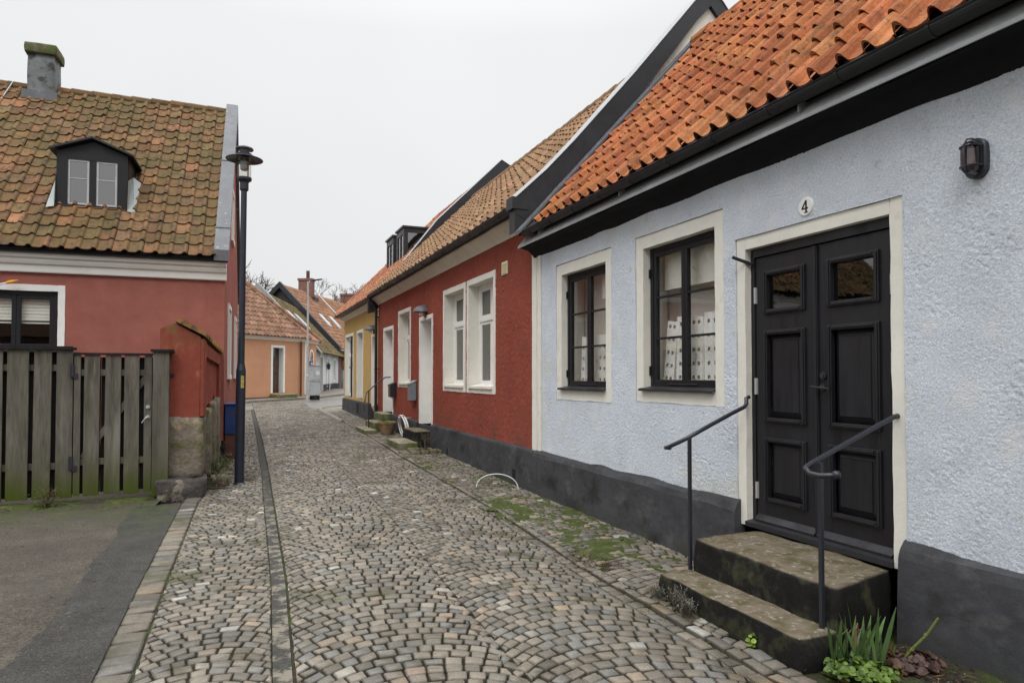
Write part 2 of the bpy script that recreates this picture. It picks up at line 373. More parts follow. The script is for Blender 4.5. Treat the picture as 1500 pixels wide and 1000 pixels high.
def leafmesh(mb, p, d, up, L, w, col, seg=3, bend=.3):
    p = Vector(p); d = Vector(d).normalized(); up = Vector(up); r = d.cross(up).normalized(); b = len(mb.v)
    for i in range(seg+1):
        t = i/seg; c = p+d*(L*t)+Vector((0, 0, -bend*L*t*t)); ww = w*math.sin(PI*min(.97, t*.85+.12))
        mb.v.append(tuple(c-r*ww/2)); mb.v.append(tuple(c+r*ww/2))
    mb.addf(b, [(i*2, i*2+1, i*2+3, i*2+2) for i in range(seg)], col)
def rockmesh(name, a, b, m, parent=None, amp=.03, step=.04, seed=5, W=WW):
    """a block with a broken surface"""
    bm = bmesh.new(); bmesh.ops.create_cube(bm, size=1)
    n = max(2, int(max(b[i]-a[i] for i in range(3))/step)); n = min(n, 16)
    bmesh.ops.subdivide_edges(bm, edges=bm.edges, cuts=n, use_grid_fill=True)
    from mathutils import noise as mn
    c = [(a[i]+b[i])/2 for i in range(3)]; h = [(b[i]-a[i]) for i in range(3)]
    for v in bm.verts:
        q = Vector(v.co); k = q.length/.5; q2 = q*(1-.09*max(0, k-1))
        w = Vector(W.p(c[0]+q2.x*h[0], c[1]+q2.y*h[1], c[2]+q2.z*h[2]))
        nv = mn.noise_vector(w*4+Vector((seed, 0, 0)))*.6+mn.noise_vector(w*11+Vector((seed, 3, 0)))*.4
        v.co = w+nv*amp
    bmesh.ops.recalc_face_normals(bm, faces=bm.faces)
    me = bpy.data.meshes.new(name); bm.to_mesh(me); bm.free(); me.materials.append(m)
    me.polygons.foreach_set('use_smooth', [True]*len(me.polygons))
    o = bpy.data.objects.new(name, me); COL.objects.link(o)
    if parent: link(o, parent)
    return o
#PART2
# ------------------------------------------------------------------ camera, sky, sun
cam = bpy.data.cameras.new('camera'); co = bpy.data.objects.new('camera', cam); COL.objects.link(co); sc.camera = co
co.location = (0, 0, 1.6); co.rotation_euler = (R(90+1.43), 0, R(-21.8)); cam.sensor_width = 36; cam.lens = 24; cam.shift_y = .0167
cam.clip_start = .05; cam.clip_end = 1500
wd = bpy.data.worlds.new('World'); sc.world = wd; wd.use_nodes = True
nt = wd.node_tree; nd = nt.nodes; L = nt.links.new; bg = nd['Background']; bg.inputs[1].default_value = .1
sky = nd.new('ShaderNodeTexSky'); sky.sky_type = 'NISHITA'; sky.sun_disc = False; sky.sun_elevation = R(48); sky.sun_rotation = R(215)
sky.dust_density = 6; sky.air_density = 1
tc = nd.new('ShaderNodeTexCoord'); sx = nd.new('ShaderNodeSeparateXYZ'); L(tc.outputs['Generated'], sx.inputs[0])
rp = nd.new('ShaderNodeValToRGB'); L(sx.outputs[2], rp.inputs[0])
def g(v, t=(1, 1.012, 1.02)): return (v*t[0], v*t[1], v*t[2], 1)
el = rp.color_ramp.elements; el[0].position = 0; el[0].color = g(.238); el[1].position = 1; el[1].color = g(1.05)
for p, v in ((.12, .246), (.45, .262), (.58, .34), (.75, .72)): e = el.new(p); e.color = g(v)
mul = nd.new('ShaderNodeVectorMath'); mul.operation = 'SCALE'; mul.inputs['Scale'].default_value = 33.; L(rp.outputs[0], mul.inputs[0])
cl = nd.new('ShaderNodeTexNoise'); cl.inputs['Scale'].default_value = 1.3; cl.inputs['Detail'].default_value = 3; L(tc.outputs['Generated'], cl.inputs[0])
cr = nd.new('ShaderNodeMapRange'); cr.inputs[1].default_value = .3; cr.inputs[2].default_value = .7; cr.inputs[3].default_value = .94; cr.inputs[4].default_value = 1.06; L(cl.outputs[0], cr.inputs[0])
m2 = nd.new('ShaderNodeVectorMath'); m2.operation = 'SCALE'; L(mul.outputs[0], m2.inputs[0]); L(cr.outputs[0], m2.inputs['Scale'])
mx = nd.new('ShaderNodeMix'); mx.data_type = 'RGBA'; mx.inputs[0].default_value = .96; L(sky.outputs[0], mx.inputs[6]); L(m2.outputs[0], mx.inputs[7]); L(mx.outputs[2], bg.inputs[0])
sun = bpy.data.lights.new('sun', 'SUN'); sun.energy = 1.1; sun.angle = R(25); sun.color = (1, .97, .93)
so = bpy.data.objects.new('sun', sun); COL.objects.link(so)
az, elv = R(215), R(48)      # from behind the camera, over the left shoulder
dv = Vector((math.sin(az)*math.cos(elv), math.cos(az)*math.cos(elv), math.sin(elv)))
so.rotation_euler = dv.to_track_quat('Z', 'Y').to_euler()
sc.view_settings.view_transform = 'Standard'; sc.view_settings.look = 'None'; sc.view_settings.exposure = 0; sc.view_settings.gamma = 1

# ------------------------------------------------------------------ ground sheets
def sheet(name, xa, xb, ys, dz, m, nx=2, kind='structure'):
    V = []; F = []
    for y in ys:
        a, b = xa(y), xb(y)
        for i in range(nx+1): V.append((a+(b-a)*i/nx, y, float(gz(y))+dz))
    k = nx+1
    for j in range(len(ys)-1):
        for i in range(nx): F.append((j*k+i, j*k+i+1, (j+1)*k+i+1, (j+1)*k+i))
    o = npmesh(name, np.array(V), np.array(F), m); return tag(o, kind=kind)
c_ = lambda v: (lambda y: v)
sheet('ground', c_(-250), c_(250), [-60, -10, 4, 7, 10, 13, 16, 19, 22, 26, 30, 38, 50, 90, 300], -.06, M['ground'])
def gut(y): return float(np.interp(y, [0, 3.8, 5.7, 11.4, 17, 22, 30], [.0, .18, .253, .35, .40, .42, .45]))     # left edge of the channel
def guw(y): return gut(y)+.10
def kerb(y): return float(np.interp(y, [0, 4.1, 6, 9.5, 10.3, 13.6, 30], [-.60, -.513, -.505, -.46, -.40, -.22, .15]))
def xr(y): return float(np.interp(y, [0, 3.85, 5.1, 7.8, 10.5, 12.7, 17, 22, 30], [2.62, 2.66, 2.68, 2.86, 2.9, 2.88, 2.95, 2.95, 2.90]))
ys = list(np.arange(-2, 29, .5))
sheet('joint_soil', lambda y: kerb(y)-.22 if y < 10.2 else kerb(y)-.25, c_(3.86), ys, -.016, M['bed'], 6)
sheet('asphalt', c_(-12), lambda y: kerb(y)-.50, [y for y in ys if y <= 10], -.012, M['asph'], 6)
sheet('asphalt_strip', lambda y: kerb(y)-.66+.11*float(vnoise(np.array([y*1.3]), np.array([3.]), 4)[0])+.05*float(vnoise(np.array([y*9.]), np.array([3.]), 4)[0]), lambda y: kerb(y)-.20, list(np.arange(-1, 9.6, .05)), -.006, M['asphn'], 3)
sheet('channel', gut, guw, list(np.arange(-1, 29, .25)), -.006, M['strip'])
sheet('road', c_(-25), c_(30), [28.2, 30, 34, 38, 44, 50, 60, 90], -.035, M['junction'], 8)

# ------------------------------------------------------------------ setts: real stones laid in segmental arcs
PALS = np.array([(.165, .152, .130), (.150, .144, .130), (.185, .170, .146), (.128, .122, .110), (.150, .152, .148), (.205, .19, .165), (.16, .15, .13)])*np.array([1.04, .98, .90])
PALW = np.array([(.27, .215, .15), (.26, .20, .15), (.31, .285, .24), (.235, .185, .13), (.35, .335, .30), (.25, .20, .15)])
ring = []
for k in range(8):
    pass
def rounded(scale):
    q = []
    e = .5*scale; c = .43*scale
    for (x, y) in ((-c, -e), (c, -e), (e, -c), (e, c), (c, e), (-c, e), (-e, c), (-e, -c)): q.append((x+.5, y+.5))
    return q
T8 = [(p, -.04) for p in rounded(1.)]+[(p, -.0065) for p in rounded(1.)]+[(p, 0.) for p in rounded(.87)]+[((.5, .5), .0015)]
def stones(quads, zs, y_tilt=None, warm=.10, bright=1., fr=None, zc=.0):
    """quads (n,4,2) corners ccw -> V, F(quads), colours"""
    n = len(quads); Q = np.asarray(quads, float)
    ctr = Q.mean(1, keepdims=True)
    d = Q-ctr; ln = np.linalg.norm(d, axis=2, keepdims=True); Q = ctr+d*(1-.0080/np.maximum(ln, .01))
    Q += rng.normal(0, .0013, Q.shape)
    V = np.zeros((n, 25, 3)); hz = rng.normal(0, .0016, (n, 1)); tx = rng.normal(0, .0020, (n, 1)); ty = rng.normal(0, .0020, (n, 1))
    for k, ((u, v), z) in enumerate(T8):
        w = np.array([(1-u)*(1-v), u*(1-v), u*v, (1-u)*v])
        V[:, k, :2] = (Q*w[None, :, None]).sum(1)
        V[:, k, 2] = z+((u-.5)*tx+(v-.5)*ty)[:, 0]*2+hz[:, 0]+(rng.normal(0, .0014, n) if k > 7 else 0)
    V[:, 8:24, :2] += rng.normal(0, .0012, (n, 16, 2))
    V[:, :, 2] += zs(V[:, :, 0], V[:, :, 1])+zc
    F = []
    for r in (0, 8):
        for k in range(8): F.append((r+k, r+(k+1) % 8, r+8+(k+1) % 8, r+8+k))
    for k in range(0, 8, 2): F.append((16+k, 16+k+1, 16+(k+2) % 8, 24))
    F = np.array(F); FF = (F[None]+(np.arange(n)*25)[:, None, None]).reshape(-1, 4)
    col = PALS[rng.integers(0, len(PALS), n)]*rng.normal(1, .10, (n, 1))
    w = rng.random(n) < warm; col[w] = PALW[rng.integers(0, len(PALW), w.sum())]*rng.normal(.95, .1, (w.sum(), 1))
    col = np.clip(col*bright, .03, .8)
    cols = np.repeat(np.concatenate([col, np.ones((n, 1))], 1), len(F), axis=0).reshape(n, len(F), 4)
    cols[:, :8, :3] = cols[:, :8, :3]*.2+np.array([.022, .019, .013])      # joint shade painted on the stone sides, with a tint of joint soil
    cols[:, 8:16, :3] *= .72  # chamfers painted darker too, carrying the joint shade up to the edge
    cols = cols.reshape(-1, 4)
    return V.reshape(-1, 3), FF, cols
def arcs(xl, xrt, ncol, Wn, y0, y1, s, ang=45, stone=.1, keep=None, jit=.007):
    """quads of segmental arcs. Wn = nominal column width"""
    out = []; Rr = Wn/2/math.sin(R(ang)); th0 = R(ang); nst = max(4, int(round(2*th0*Rr/stone))); dth = 2*th0/nst
    off = random.uniform(0, s)
    for c in range(ncol):
        y = y0-Rr+off; k = 0
        while y < y1:
            sh = random.uniform(.25, .75)*dth*(1 if k % 2 else 0) + (0 if k % 2 else random.uniform(-.1, .1)*dth)
            dl = (.035*(1 if k % 2 else -1) if c > 0 else 0); dr = (.035*(1 if k % 2 else -1) if c < ncol-1 else 0)
            b = [-th0]; t = -th0+dth*.5+sh-(dth*.0)
            while t < th0-dth*.35: b.append(t+random.uniform(-1, 1)*jit/Rr*1.2); t += dth*random.uniform(.9, 1.12)
            b.append(th0); s1 = s
            for i in range(len(b)-1):
                q = []
                ja = random.uniform(-1, 1)*.002; jb = random.uniform(-1, 1)*.002
                for th, dy in ((b[i], 0), (b[i+1], 0), (b[i+1], s1), (b[i], s1)):
                    x = Rr*math.sin(th); yy = y+Rr*math.cos(th)-Rr*math.cos(th0)+dy
                    # lean the side joints towards the radius
                    if dy: x += math.sin(th)*s*.75*math.cos(th)
                    x = max(-Wn/2, min(Wn/2, x))
                    if th == b[0]: x += dl
                    if th == b[-1]: x += dr
                    yy = y+dy+math.sqrt(max(.01, Rr*Rr-x*x))-Rr*math.cos(th0)+(ja if th == b[i] else jb)
                    u = (c+.5+x/Wn)/ncol; X0, X1 = xl(yy), xrt(yy); q.append((X0+(X1-X0)*u, yy))
                cy = sum(p[1] for p in q)/4; cx = sum(p[0] for p in q)/4
                if cy > y0 and cy < y1 and (keep is None or keep(cx, cy)): out.append(q)
            y += s1; k += 1
    return out
def rows(xa, xb, y0, y1, L_, jit=.01, keep=None):
    out = []; y = y0
    while y < y1:
        l = L_*random.uniform(.8, 1.25); a0, a1, b0, b1 = xa(y), xa(y+l), xb(y), xb(y+l)
        if keep is None or keep((a0+b0)/2, y+l/2): out.append([(a0, y), (b0, y+random.uniform(-jit, jit)), (b1, y+l), (a1, y+l)])
        y += l
    return out
def camber(x, y):
    z = gz(y); t = (x-1.5)/1.25
    return z+np.where(np.abs(t) < 1, .018*(1-t*t), 0)+.012*vnoise(x*.9+5, y*.9, 11)+.004*vnoise(x*3+5, y*3, 12)
q = arcs(lambda y: guw(y)+.015, lambda y: xr(y)-.10, 2, 1.19, 1.2, 33, .101, 44, .112)
q += rows(lambda y: xr(y)-.10, lambda y: xr(y), 1.2, 28.5, .12)
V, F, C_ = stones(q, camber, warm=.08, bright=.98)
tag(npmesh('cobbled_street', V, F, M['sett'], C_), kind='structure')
q = arcs(lambda y: kerb(y), lambda y: gut(y)-.006, 1, .72, 1.2, 28, .092, 42, .10)
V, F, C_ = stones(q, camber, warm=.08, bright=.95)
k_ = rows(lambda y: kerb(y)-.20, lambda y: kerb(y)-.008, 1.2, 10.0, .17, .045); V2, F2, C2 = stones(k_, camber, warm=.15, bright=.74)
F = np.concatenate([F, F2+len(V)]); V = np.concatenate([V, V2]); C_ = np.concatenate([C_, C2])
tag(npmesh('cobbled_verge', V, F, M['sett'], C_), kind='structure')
def kp(x, y):
    if y < 2.98 and x > 2.98: return False
    if 2.88 < y < 4.32 and x > 2.88: return False
    return not (5.0 < y < 5.35 and x < 2.95 and random.random() < .5)
q = arcs(lambda y: xr(y)+.10, c_(3.80), 1, .8, 3.2, 28, .098, 30, .105, kp, .03)
q += rows(lambda y: xr(y)+.012, lambda y: xr(y)+.10, 1.2, 28, .17, .02)
q += rows(lambda y: xr(y)+.10, lambda y: xr(y)+.22, 1.2, 3.2, .12, .02)
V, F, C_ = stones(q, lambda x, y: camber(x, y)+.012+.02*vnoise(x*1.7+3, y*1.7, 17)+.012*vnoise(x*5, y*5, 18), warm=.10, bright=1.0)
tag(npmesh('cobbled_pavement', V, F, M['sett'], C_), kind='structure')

# moss growing over the pavement joints
gx, gy = np.meshgrid(np.arange(2.72, 3.79, .011), np.arange(4.35, 13.4, .013), indexing='ij')
mask = vnoise(gx*2.6+1, gy*1.5+4, 31)*1.2+vnoise(gx*7, gy*5, 32)*1.0+vnoise(gx*17, gy*17, 33)*.8+vnoise(gx*40, gy*40, 34)*.4
bias = -.22+.30*np.exp(-((gy-6.4)/1.5)**2)+.17*np.exp(-((gy-8.8)/1.6)**2)+.12*np.exp(-((gx-3.72)/.16)**2)-.5*(gx < 2.9)-.7*((gy < 5.25) & (gx < 3.2))
h = mask+bias
z = camber(gx, gy)+.012+.02*vnoise(gx*1.7+3, gy*1.7, 17)+.012*vnoise(gx*5, gy*5, 18)
z = z-.013+np.clip(h, -.05, .35)*.055+.007*vnoise(gx*90, gy*90, 35)
i, j = np.meshgrid(np.arange(gx.shape[0]-1), np.arange(gx.shape[1]-1), indexing='ij'); kk = h[:-1, :-1] > .0; i = i[kk]; j = j[kk]; n_ = gx.shape[1]
tag(npmesh('moss', np.stack([gx, gy, z], -1).reshape(-1, 3), np.stack([i*n_+j, (i+1)*n_+j, (i+1)*n_+j+1, i*n_+j+1], -1), M['moss'], smooth=True), 'green moss spreading between the stones of the pavement below the blue house', 'moss', kind='stuff')
# ------------------------------------------------------------------ BLUE HOUSE
PB = [(.335, .118, .045), (.31, .105, .040), (.36, .135, .052), (.27, .09, .038), (.37, .15, .062)]
BLUE = thing('blue_house', 'pale blue roughcast house with orange pantile roof, black cove cornice and black double door', 'house', (3.9, 4, 0))
W1 = (6.70, 7.83, 1.44, 2.88); W2 = (4.81, 5.935, 1.465, 2.89); DR = (3.10, 4.43, .40, 2.62)
H = [(W1[0]-.14, W1[1]+.14, W1[2]-.14, W1[3]+.14), (W2[0]-.13, W2[1]+.13, W2[2]-.13, W2[3]+.13), (DR[0]-.10, DR[1]+.10, DR[2], DR[3]+.10)]
wall_sheet('wall', RW, -.5, 8.42, .45, 3.30, H, M['blue'], BLUE, step=.0085, amp=.0030, freq=85, trimmed=True)
for k_, h_ in enumerate(H): frame_band('render_edge', RW, h_[0], h_[1], h_[2] if k_ < 2 else .45, h_[3], .004, M['blue'], BLUE, proud=.010, depth=.03, wob=.0025, bottom=k_ < 2)
mb = MB()                                                        # the rest of the shell
mb.box((8.42, -.25, 0), (8.57, -.02, 3.5)); mb.v = []; mb.f = []; mb.c = []; mb.mi = []
mb.box((-.5, -6.4, 0), (-.35, -.05, 3.3), RW); mb.box((-.5, -6.4, 0), (8.55, -6.25, 3.3), RW)
mb.box((-.35, -6.25, .35), (8.5, -.30, .40), RW); mb.box((-.35, -6.25, 3.2), (8.5, -.26, 3.3), RW)
mb.extr([(-.05, 3.3), (-2.65, 6.5), (-5.6, 3.3)], -.5, -.38, RW)
mb.build('rear_wall', M['blue'], BLUE)
mb = MB(); mb.bar(RW.p(8.485, -.05, .5), RW.p(8.485, -.05, 3.4), .12, .14, (1, 0, 0), 20, .002); mb.build('corner_trim', M['trim'], BLUE)
# plinth, with an uneven bevelled top
for a, b in ((-.5, 3.02), (4.50, 8.62)):
    mb = MB(); mb.extr([(-.04, .60), (.012, .585), (.05, .545), (.068, .50), (.072, .25), (.085, -.12), (-.04, -.12)], a, b, RW, int((b-a)/.09), .035)
    o = mb.build('plinth', M['dado'], BLUE, smooth=False)
# black cove and the sheet metal shelf with gutter
mb = MB(); mb.extr([(-.05, 3.225), (.014, 3.225), (.028, 3.25), (.06, 3.285), (.11, 3.33), (.17, 3.345), (.22, 3.35), (.22, 3.365), (-.05, 3.50)], -.5, 8.66, RW, 110, .03)
mb.build('cove_cornice', M['black'], BLUE)
mb = MB(); mb.extr([(-.05, 3.54), (.14, 3.51), (.245, 3.376), (.245, 3.352), (.235, 3.352), (.235, 3.368), (.09, 3.485), (-.05, 3.505)], -.5, 8.70, RW)
for s in (1.2, 3.6, 6.0, 8.0): mb.box((s, .09, 3.42), (s+.008, .24, 3.50), RW)
mb.build('metal_shelf', M['flash'], BLUE)
def halfpipe(mb, s0, s1, d, z, r, W=RW, n=10, t=.004):
    out = [(d+r*math.cos(PI+PI*i/n), z+r*math.sin(PI+PI*i/n)) for i in range(n+1)]; inn = [(d+(r-t)*math.cos(PI+PI*i/n), z+(r-t)*math.sin(PI+PI*i/n)) for i in range(n, -1, -1)]
    mb.extr(out+inn, s0, s1, W)
mb = MB(); halfpipe(mb, -.5, 8.42, .265, 3.525, .060); mb.tube([RW.p(-.5, .325, 3.526), RW.p(8.42, .325, 3.526)], .009, 6)
for s in np.arange(.1, 8.4, .62): 
    halfpipe(mb, s, s+.022, .265, 3.525, .065, t=.006)
mb.build('gutter', M['metal'], BLUE, smooth=False)
sl = (6.63-3.53)/(6.35-3.5); up = Vector((1, 0, sl)).normalized(); LB = math.hypot(6.35-3.5, 6.63-3.53)
tiles('roof', (3.485, -.5, 3.535), (0, 1, 0), up, 44, .2045, 13, LB/13, .046, .018, PB, M['tile'], BLUE, seed=4, prof=PROF_ROLL, roll=1.1, keep=lambda a, b: a < 8.42)
mb = MB(); mb.face([(3.52, -.5, 3.49), (3.52, 8.6, 3.49), (6.37, 8.6, 6.59), (6.37, -.5, 6.59)]); mb.face([(6.37, -.5, 6.62), (6.37, 8.6, 6.62), (9.5, 8.6, 3.3), (9.5, -.5, 3.3)])
mb.extr([(.30, 3.50), (.26, 3.58), (-.2, 4.05), (-.2, 3.6)], -.5, 8.55, RW)
mb.build('roof_underlay', M['dark'], BLUE)
ridge('ridge_tile', (6.36, -.5, 6.66), (6.36, 8.4, 6.66), .11, .36, PB, M['tile'], BLUE)
mb = MB(); mb.extr([(.34, 3.55), (-2.60, 6.76), (-2.60, 6.72), (.34, 3.51)], 8.33, 8.57, RW); mb.build('verge_flashing', M['greym'], BLUE)

def casement(W, op, depth, parent, m, cols=2, rows=3, glass='glass', fw=.05, sw=.045, mw=.022, sashes=2, name='window', trim='trim', tw=.13, sill=True, zsplit=None, bottom=True, bright_reveal=None, proud=.008):
    s0, s1, z0, z1 = op
    win = MB(); f0, f1 = -depth-.06, -depth
    def ring(mb, a, b, c, d, w, d0, d1):
        mb.box((a, d0, c), (a+w, d1, d), W); mb.box((b-w, d0, c), (b, d1, d), W); mb.box((a+w, d0, d-w), (b-w, d1, d), W); mb.box((a+w, d0, c), (b-w, d1, c+w), W)
    ring(win, s0, s1, z0, z1, fw, f0, f1)
    wob = win.build(name, M[m], parent, bevel=.003)
    iw = (s1-s0-2*fw)/sashes
    for k in range(sashes):
        a = s0+fw+iw*k; b = a+iw; mb = MB(); d1 = f1-.008
        zz = [(z0+fw, z1-fw)] if not zsplit else [(z0+fw, zsplit-.03), (zsplit+.03, z1-fw)]
        for (c, d) in zz:
            ring(mb, a+.002, b-.002, c, d, sw, f0+.01, d1)
            n = rows if not zsplit else 1
            for r in range(1, n): zc = c+sw+(d-c-2*sw)*r/n; mb.box((a+sw, f0+.02, zc-mw/2), (b-sw, d1-.006, zc+mw/2), W)
        mb.build('sash', M[m], wob, bevel=.003)
    if zsplit: mb = MB(); mb.box((s0+fw, f0+.005, zsplit-.03), (s1-fw, f1+.012, zsplit+.03), W); mb.build('transom', M[m], wob, bevel=.003)
    mb = MB(); mb.box((s0+fw+.01, f0+.028, z0+fw+.01), (s1-fw-.01, f0+.031, z1-fw-.01), W); mb.build('pane', M[glass], wob)
    frame_band('trim', W, s0, s1, z0, z1, tw, M[trim], wob, proud=proud, depth=depth+.01, bottom=bottom)
    return wob
for op, tr in ((W1, .14), (W2, .13)):
    w = casement(RW, op, .085, BLUE, 'frameb', tw=tr-.003, proud=-.002)
    s0, s1, z0, z1 = op
    mb = MB(); mb.extr([(-.09, z0+.03), (.045, z0+.004), (.045, z0-.018), (.035, z0-.018), (.035, z0-.006), (-.09, z0+.012)], s0-.0, s1+.03, RW); mb.build('sill', M['metal'], w)
    for z in (z0+.14, z1-.30):                                # storm hooks and hinges
        mb = MB(); mb.box((s1-.018, -.09, z), (s1-.002, -.066, z+.09), RW); mb.build('hinge', M['frameb'], w)
    mb = MB(); sm = (s0+s1)/2; mb.tube([RW.p(sm-.22, -.075, z0+.055), RW.p(sm+.02, -.07, z0+.05), RW.p(sm+.25, -.075, z0+.055)], .006, 6)
    mb.build('storm_hook', M['frameb'], w)
    mb = MB(); a, b = s0-.06, s1+.06                                   # inside: splayed linings and back wall of the room
    mb.face([RW.p(a, -.15, z0), RW.p(a, -.15, z1), RW.p(a-.0, -.42, z1), RW.p(a-.0, -.42, z0)]); mb.face([RW.p(b-.04, -.15, z0), RW.p(b-.04, -.15, z1), RW.p(b+.12, -.42, z1), RW.p(b+.12, -.42, z0)])
    mb.face([RW.p(a, -.15, z0+.02), RW.p(b, -.15, z0+.02), RW.p(b+.1, -.55, z0+.02), RW.p(a-.1, -.55, z0+.02)])
    mb.build('window_lining', M['pwhite'], w)
    mb = MB(); mb.face([RW.p(a-.5, -.44, .6), RW.p(b+1.0, -.44, .6), RW.p(b+1.0, -.44, 3.2), RW.p(a-.5, -.44, 3.2)]); mb.build('room_wall', M['beige'], w)
    zb = z1-.42 if op is W2 else z1-.36
    mb = MB(); mb.box((s0+(.06 if op is W2 else .06), -.24, zb), (s1-.04 if op is W2 else s0+.50, -.235, z1), RW); mb.tube([RW.p(s0+.04, -.24, z1-.04), RW.p(s1, -.24, z1-.04)], .022, 8); mb.build('roller_blind', M['blind'], w)
    for (sa, za) in ((s0+.50, z0+.34), (s0+.50, z1-.28)):            # inner window catches
        mb = MB(); mb.lathe(RW.p(sa, -.16, za), [(.018, -.004), (.018, .004)], 8); mb.bar(RW.p(sa-.03, -.165, za-.03), RW.p(sa+.03, -.165, za+.02), .007, .007)
        mb.build('catch', M['zinc'], w)

def perf_board(s0, d, z0, w, h, lean, yaw, label):
    t = thing('perforated_board', label, 'board', RW.p(s0, d, z0), 'white boards leaning inside the blue house windows')
    holes = []; n = int(h/.13)
    for k in range(n):
        for cx in ((.5,) if w < .16 else (.3, .72)):
            holes.append((cx*w-.019, cx*w+.019, .07+k*.13, .07+k*.13+.034))
    WL = Wall((0, 0), 0)
    o = wall_sheet('face', WL, 0, w, 0, h, holes, M['board'], None, step=.2); b = MB()
    b.box((.006, -.024, .0), (w-.006, -.020, h-.006), WL)
    b2 = MB(); b2.box((0, -.03, 0), (.006, -.002, h), WL); b2.box((w-.006, -.03, 0), (w, -.002, h), WL); b2.box((0, -.03, h-.006), (w, -.002, h), WL)
    Tm = Matrix.Translation(RW.p(s0, d, z0))@Matrix.Rotation(R(-90+yaw), 4, 'Z')@Matrix.Rotation(lean, 4, 'Y')
    for ob in (o, b.build('recess', M['beige']), b2.build('edge', M['board'])):
        ob.data.transform(Tm); link(ob, t)
    return t
perf_board(5.90, -.21, 1.50, .17, .66, .14, 0, 'holed white board leaning behind the left sash of the window beside the door')
perf_board(5.66, -.20, 1.50, .13, .68, .04, 0, 'narrow white board standing upright against the middle post of the window beside the door')
perf_board(5.44, -.20, 1.50, .19, .66, .02, 0, 'holed white board behind the right sash, just right of the post, window beside the door')
perf_board(5.24, -.22, 1.50, .22, .69, .0, 0, 'taller holed white board, rightmost behind the window beside the door')
perf_board(7.70, -.21, 1.47, .10, .62, .06, 0, 'thin white board leaning behind the left sash of the window farther from the door')
perf_board(7.26, -.20, 1.47, .24, .62, .02, 0, 'holed white board behind the right sash of the window farther from the door')

# the double door
DOOR = MB(); s0, s1, z0, z1 = DR
DOOR.box((s0, -.13, z0), (s0+.03, -.045, z1), RW); DOOR.box((s1-.04, -.13, z0), (s1, -.06, z1), RW); DOOR.box((s0+.03, -.13, z1-.07), (s1-.04, -.05, z1), RW)
door = DOOR.build('double_door', M['doorp'], BLUE, bevel=.002)
frame_band('trim', RW, s0, s1, z0+.0, z1, .097, M['trim'], door, proud=-.002, depth=.12, bottom=False, wob=.004)
mb = MB(); mb.box((s0-.0, -.06, z1-.0), (s1, -.02, z1+.012), RW); mb.build('lintel_bead', M['trim'], door)
def leaf(a, b, c, d, hinge_left):
    mb = MB(); F0, F1 = -.115, -.072; zt = d; W = RW
    gl = (a+.115, b-.115, 2.10, 2.41); P1 = (a+.115, b-.115, 1.25, 1.94); P2 = (a+.115, b-.115, .625, 1.10)
    L_ = [gl, P1, P2]
    mb.box((a, F0, c), (gl[0], F1, d), W); mb.box((gl[1], F0, c), (b, F1, d), W)
    z = c
    for q in (P2, P1, gl): mb.box((gl[0], F0, z), (gl[1], F1, q[2]), W); z = q[3]
    mb.box((gl[0], F0, z), (gl[1], F1, d), W)
    lf = mb.build('door_leaf', M['doorp'], door, bevel=.002)
    mb = MB()
    for q in L_:                                              # mouldings
        for (x0, x1, y0, y1) in ((q[0]-.016, q[0]+.022, q[2]-.016, q[3]+.016), (q[1]-.022, q[1]+.016, q[2]-.016, q[3]+.016), (q[0]+.022, q[1]-.022, q[3]-.022, q[3]+.016), (q[0]+.022, q[1]-.022, q[2]-.016, q[2]+.022)):
            mb.box((x0, F1-.02, y0), (x1, F1+.020, y1), W)
            e = .010; mb.box((x0+e, F1+.020, y0+e), (x1-e, F1+.029, y1-e), W)
    mb.build('moulding', M['doorp'], lf, bevel=.004)
    mb = MB()
    for q in (P1, P2):
        b0 = len(mb.v); o_ = (q[0]+.02, q[1]-.02, q[2]+.02, q[3]-.02); i_ = (q[0]+.065, q[1]-.065, q[2]+.065, q[3]-.065)
        for r, dd in ((o_, F1-.034), (i_, F1-.012), ((i_[0]+.005, i_[1]-.005, i_[2]+.005, i_[3]-.005), F1-.004)):
            mb.v += [W.p(r[0], dd, r[2]), W.p(r[1], dd, r[2]), W.p(r[1], dd, r[3]), W.p(r[0], dd, r[3])]
        mb.addf(b0, [(k, (k+1) % 4, 4+(k+1) % 4, 4+k) for k in range(4)]+[(8, 9, 10, 11)]+[(4+k, 4+(k+1) % 4, 8+(k+1) % 4, 8+k) for k in range(4)])
    mb.build('raised_panel', M['doorp'], lf)
    mb = MB(); mb.box((gl[0]+.015, F1-.022, gl[2]+.015), (gl[1]-.015, F1-.018, gl[3]-.015), W); mb.build('door_glass', M['glassd'], lf)
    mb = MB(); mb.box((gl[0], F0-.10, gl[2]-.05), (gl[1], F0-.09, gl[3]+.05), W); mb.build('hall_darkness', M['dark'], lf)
    for zz in ((.62, 1.45, 2.18) if hinge_left else (1.62, 2.12)):
        mb = MB(); x = b-.006 if hinge_left else a+.006
        mb.tube([W.p(x, F1+.012, zz), W.p(x, F1+.012, zz+.13)], .011, 8); mb.box((x-.012, F1-.004, zz), (x+.012, F1+.006, zz+.13), W); mb.build('hinge', M['zinc'], lf)
    mb = MB(); mb.extr([(F1, c+.06), (F1+.04, c+.02), (F1+.04, c+.0), (F1, c+.0)], a+.01, b-.01, W); mb.build('weather_bar', M['doorp'], lf)
    return lf
l1 = leaf(s0+.032, 3.757, z0+.04, z1-.075, False); l2 = leaf(3.763, s1-.042, z0+.04, z1-.075, True)
mb = MB(); mb.box((3.742, -.076, z0+.05), (3.782, -.054, z1-.08), RW); mb.box((3.75, -.054, z0+.05), (3.774, -.048, z1-.08), RW); mb.build('astragal', M['doorp'], door, bevel=.002)
mb = MB(); c = RW.p(3.70, -.055, 1.60)
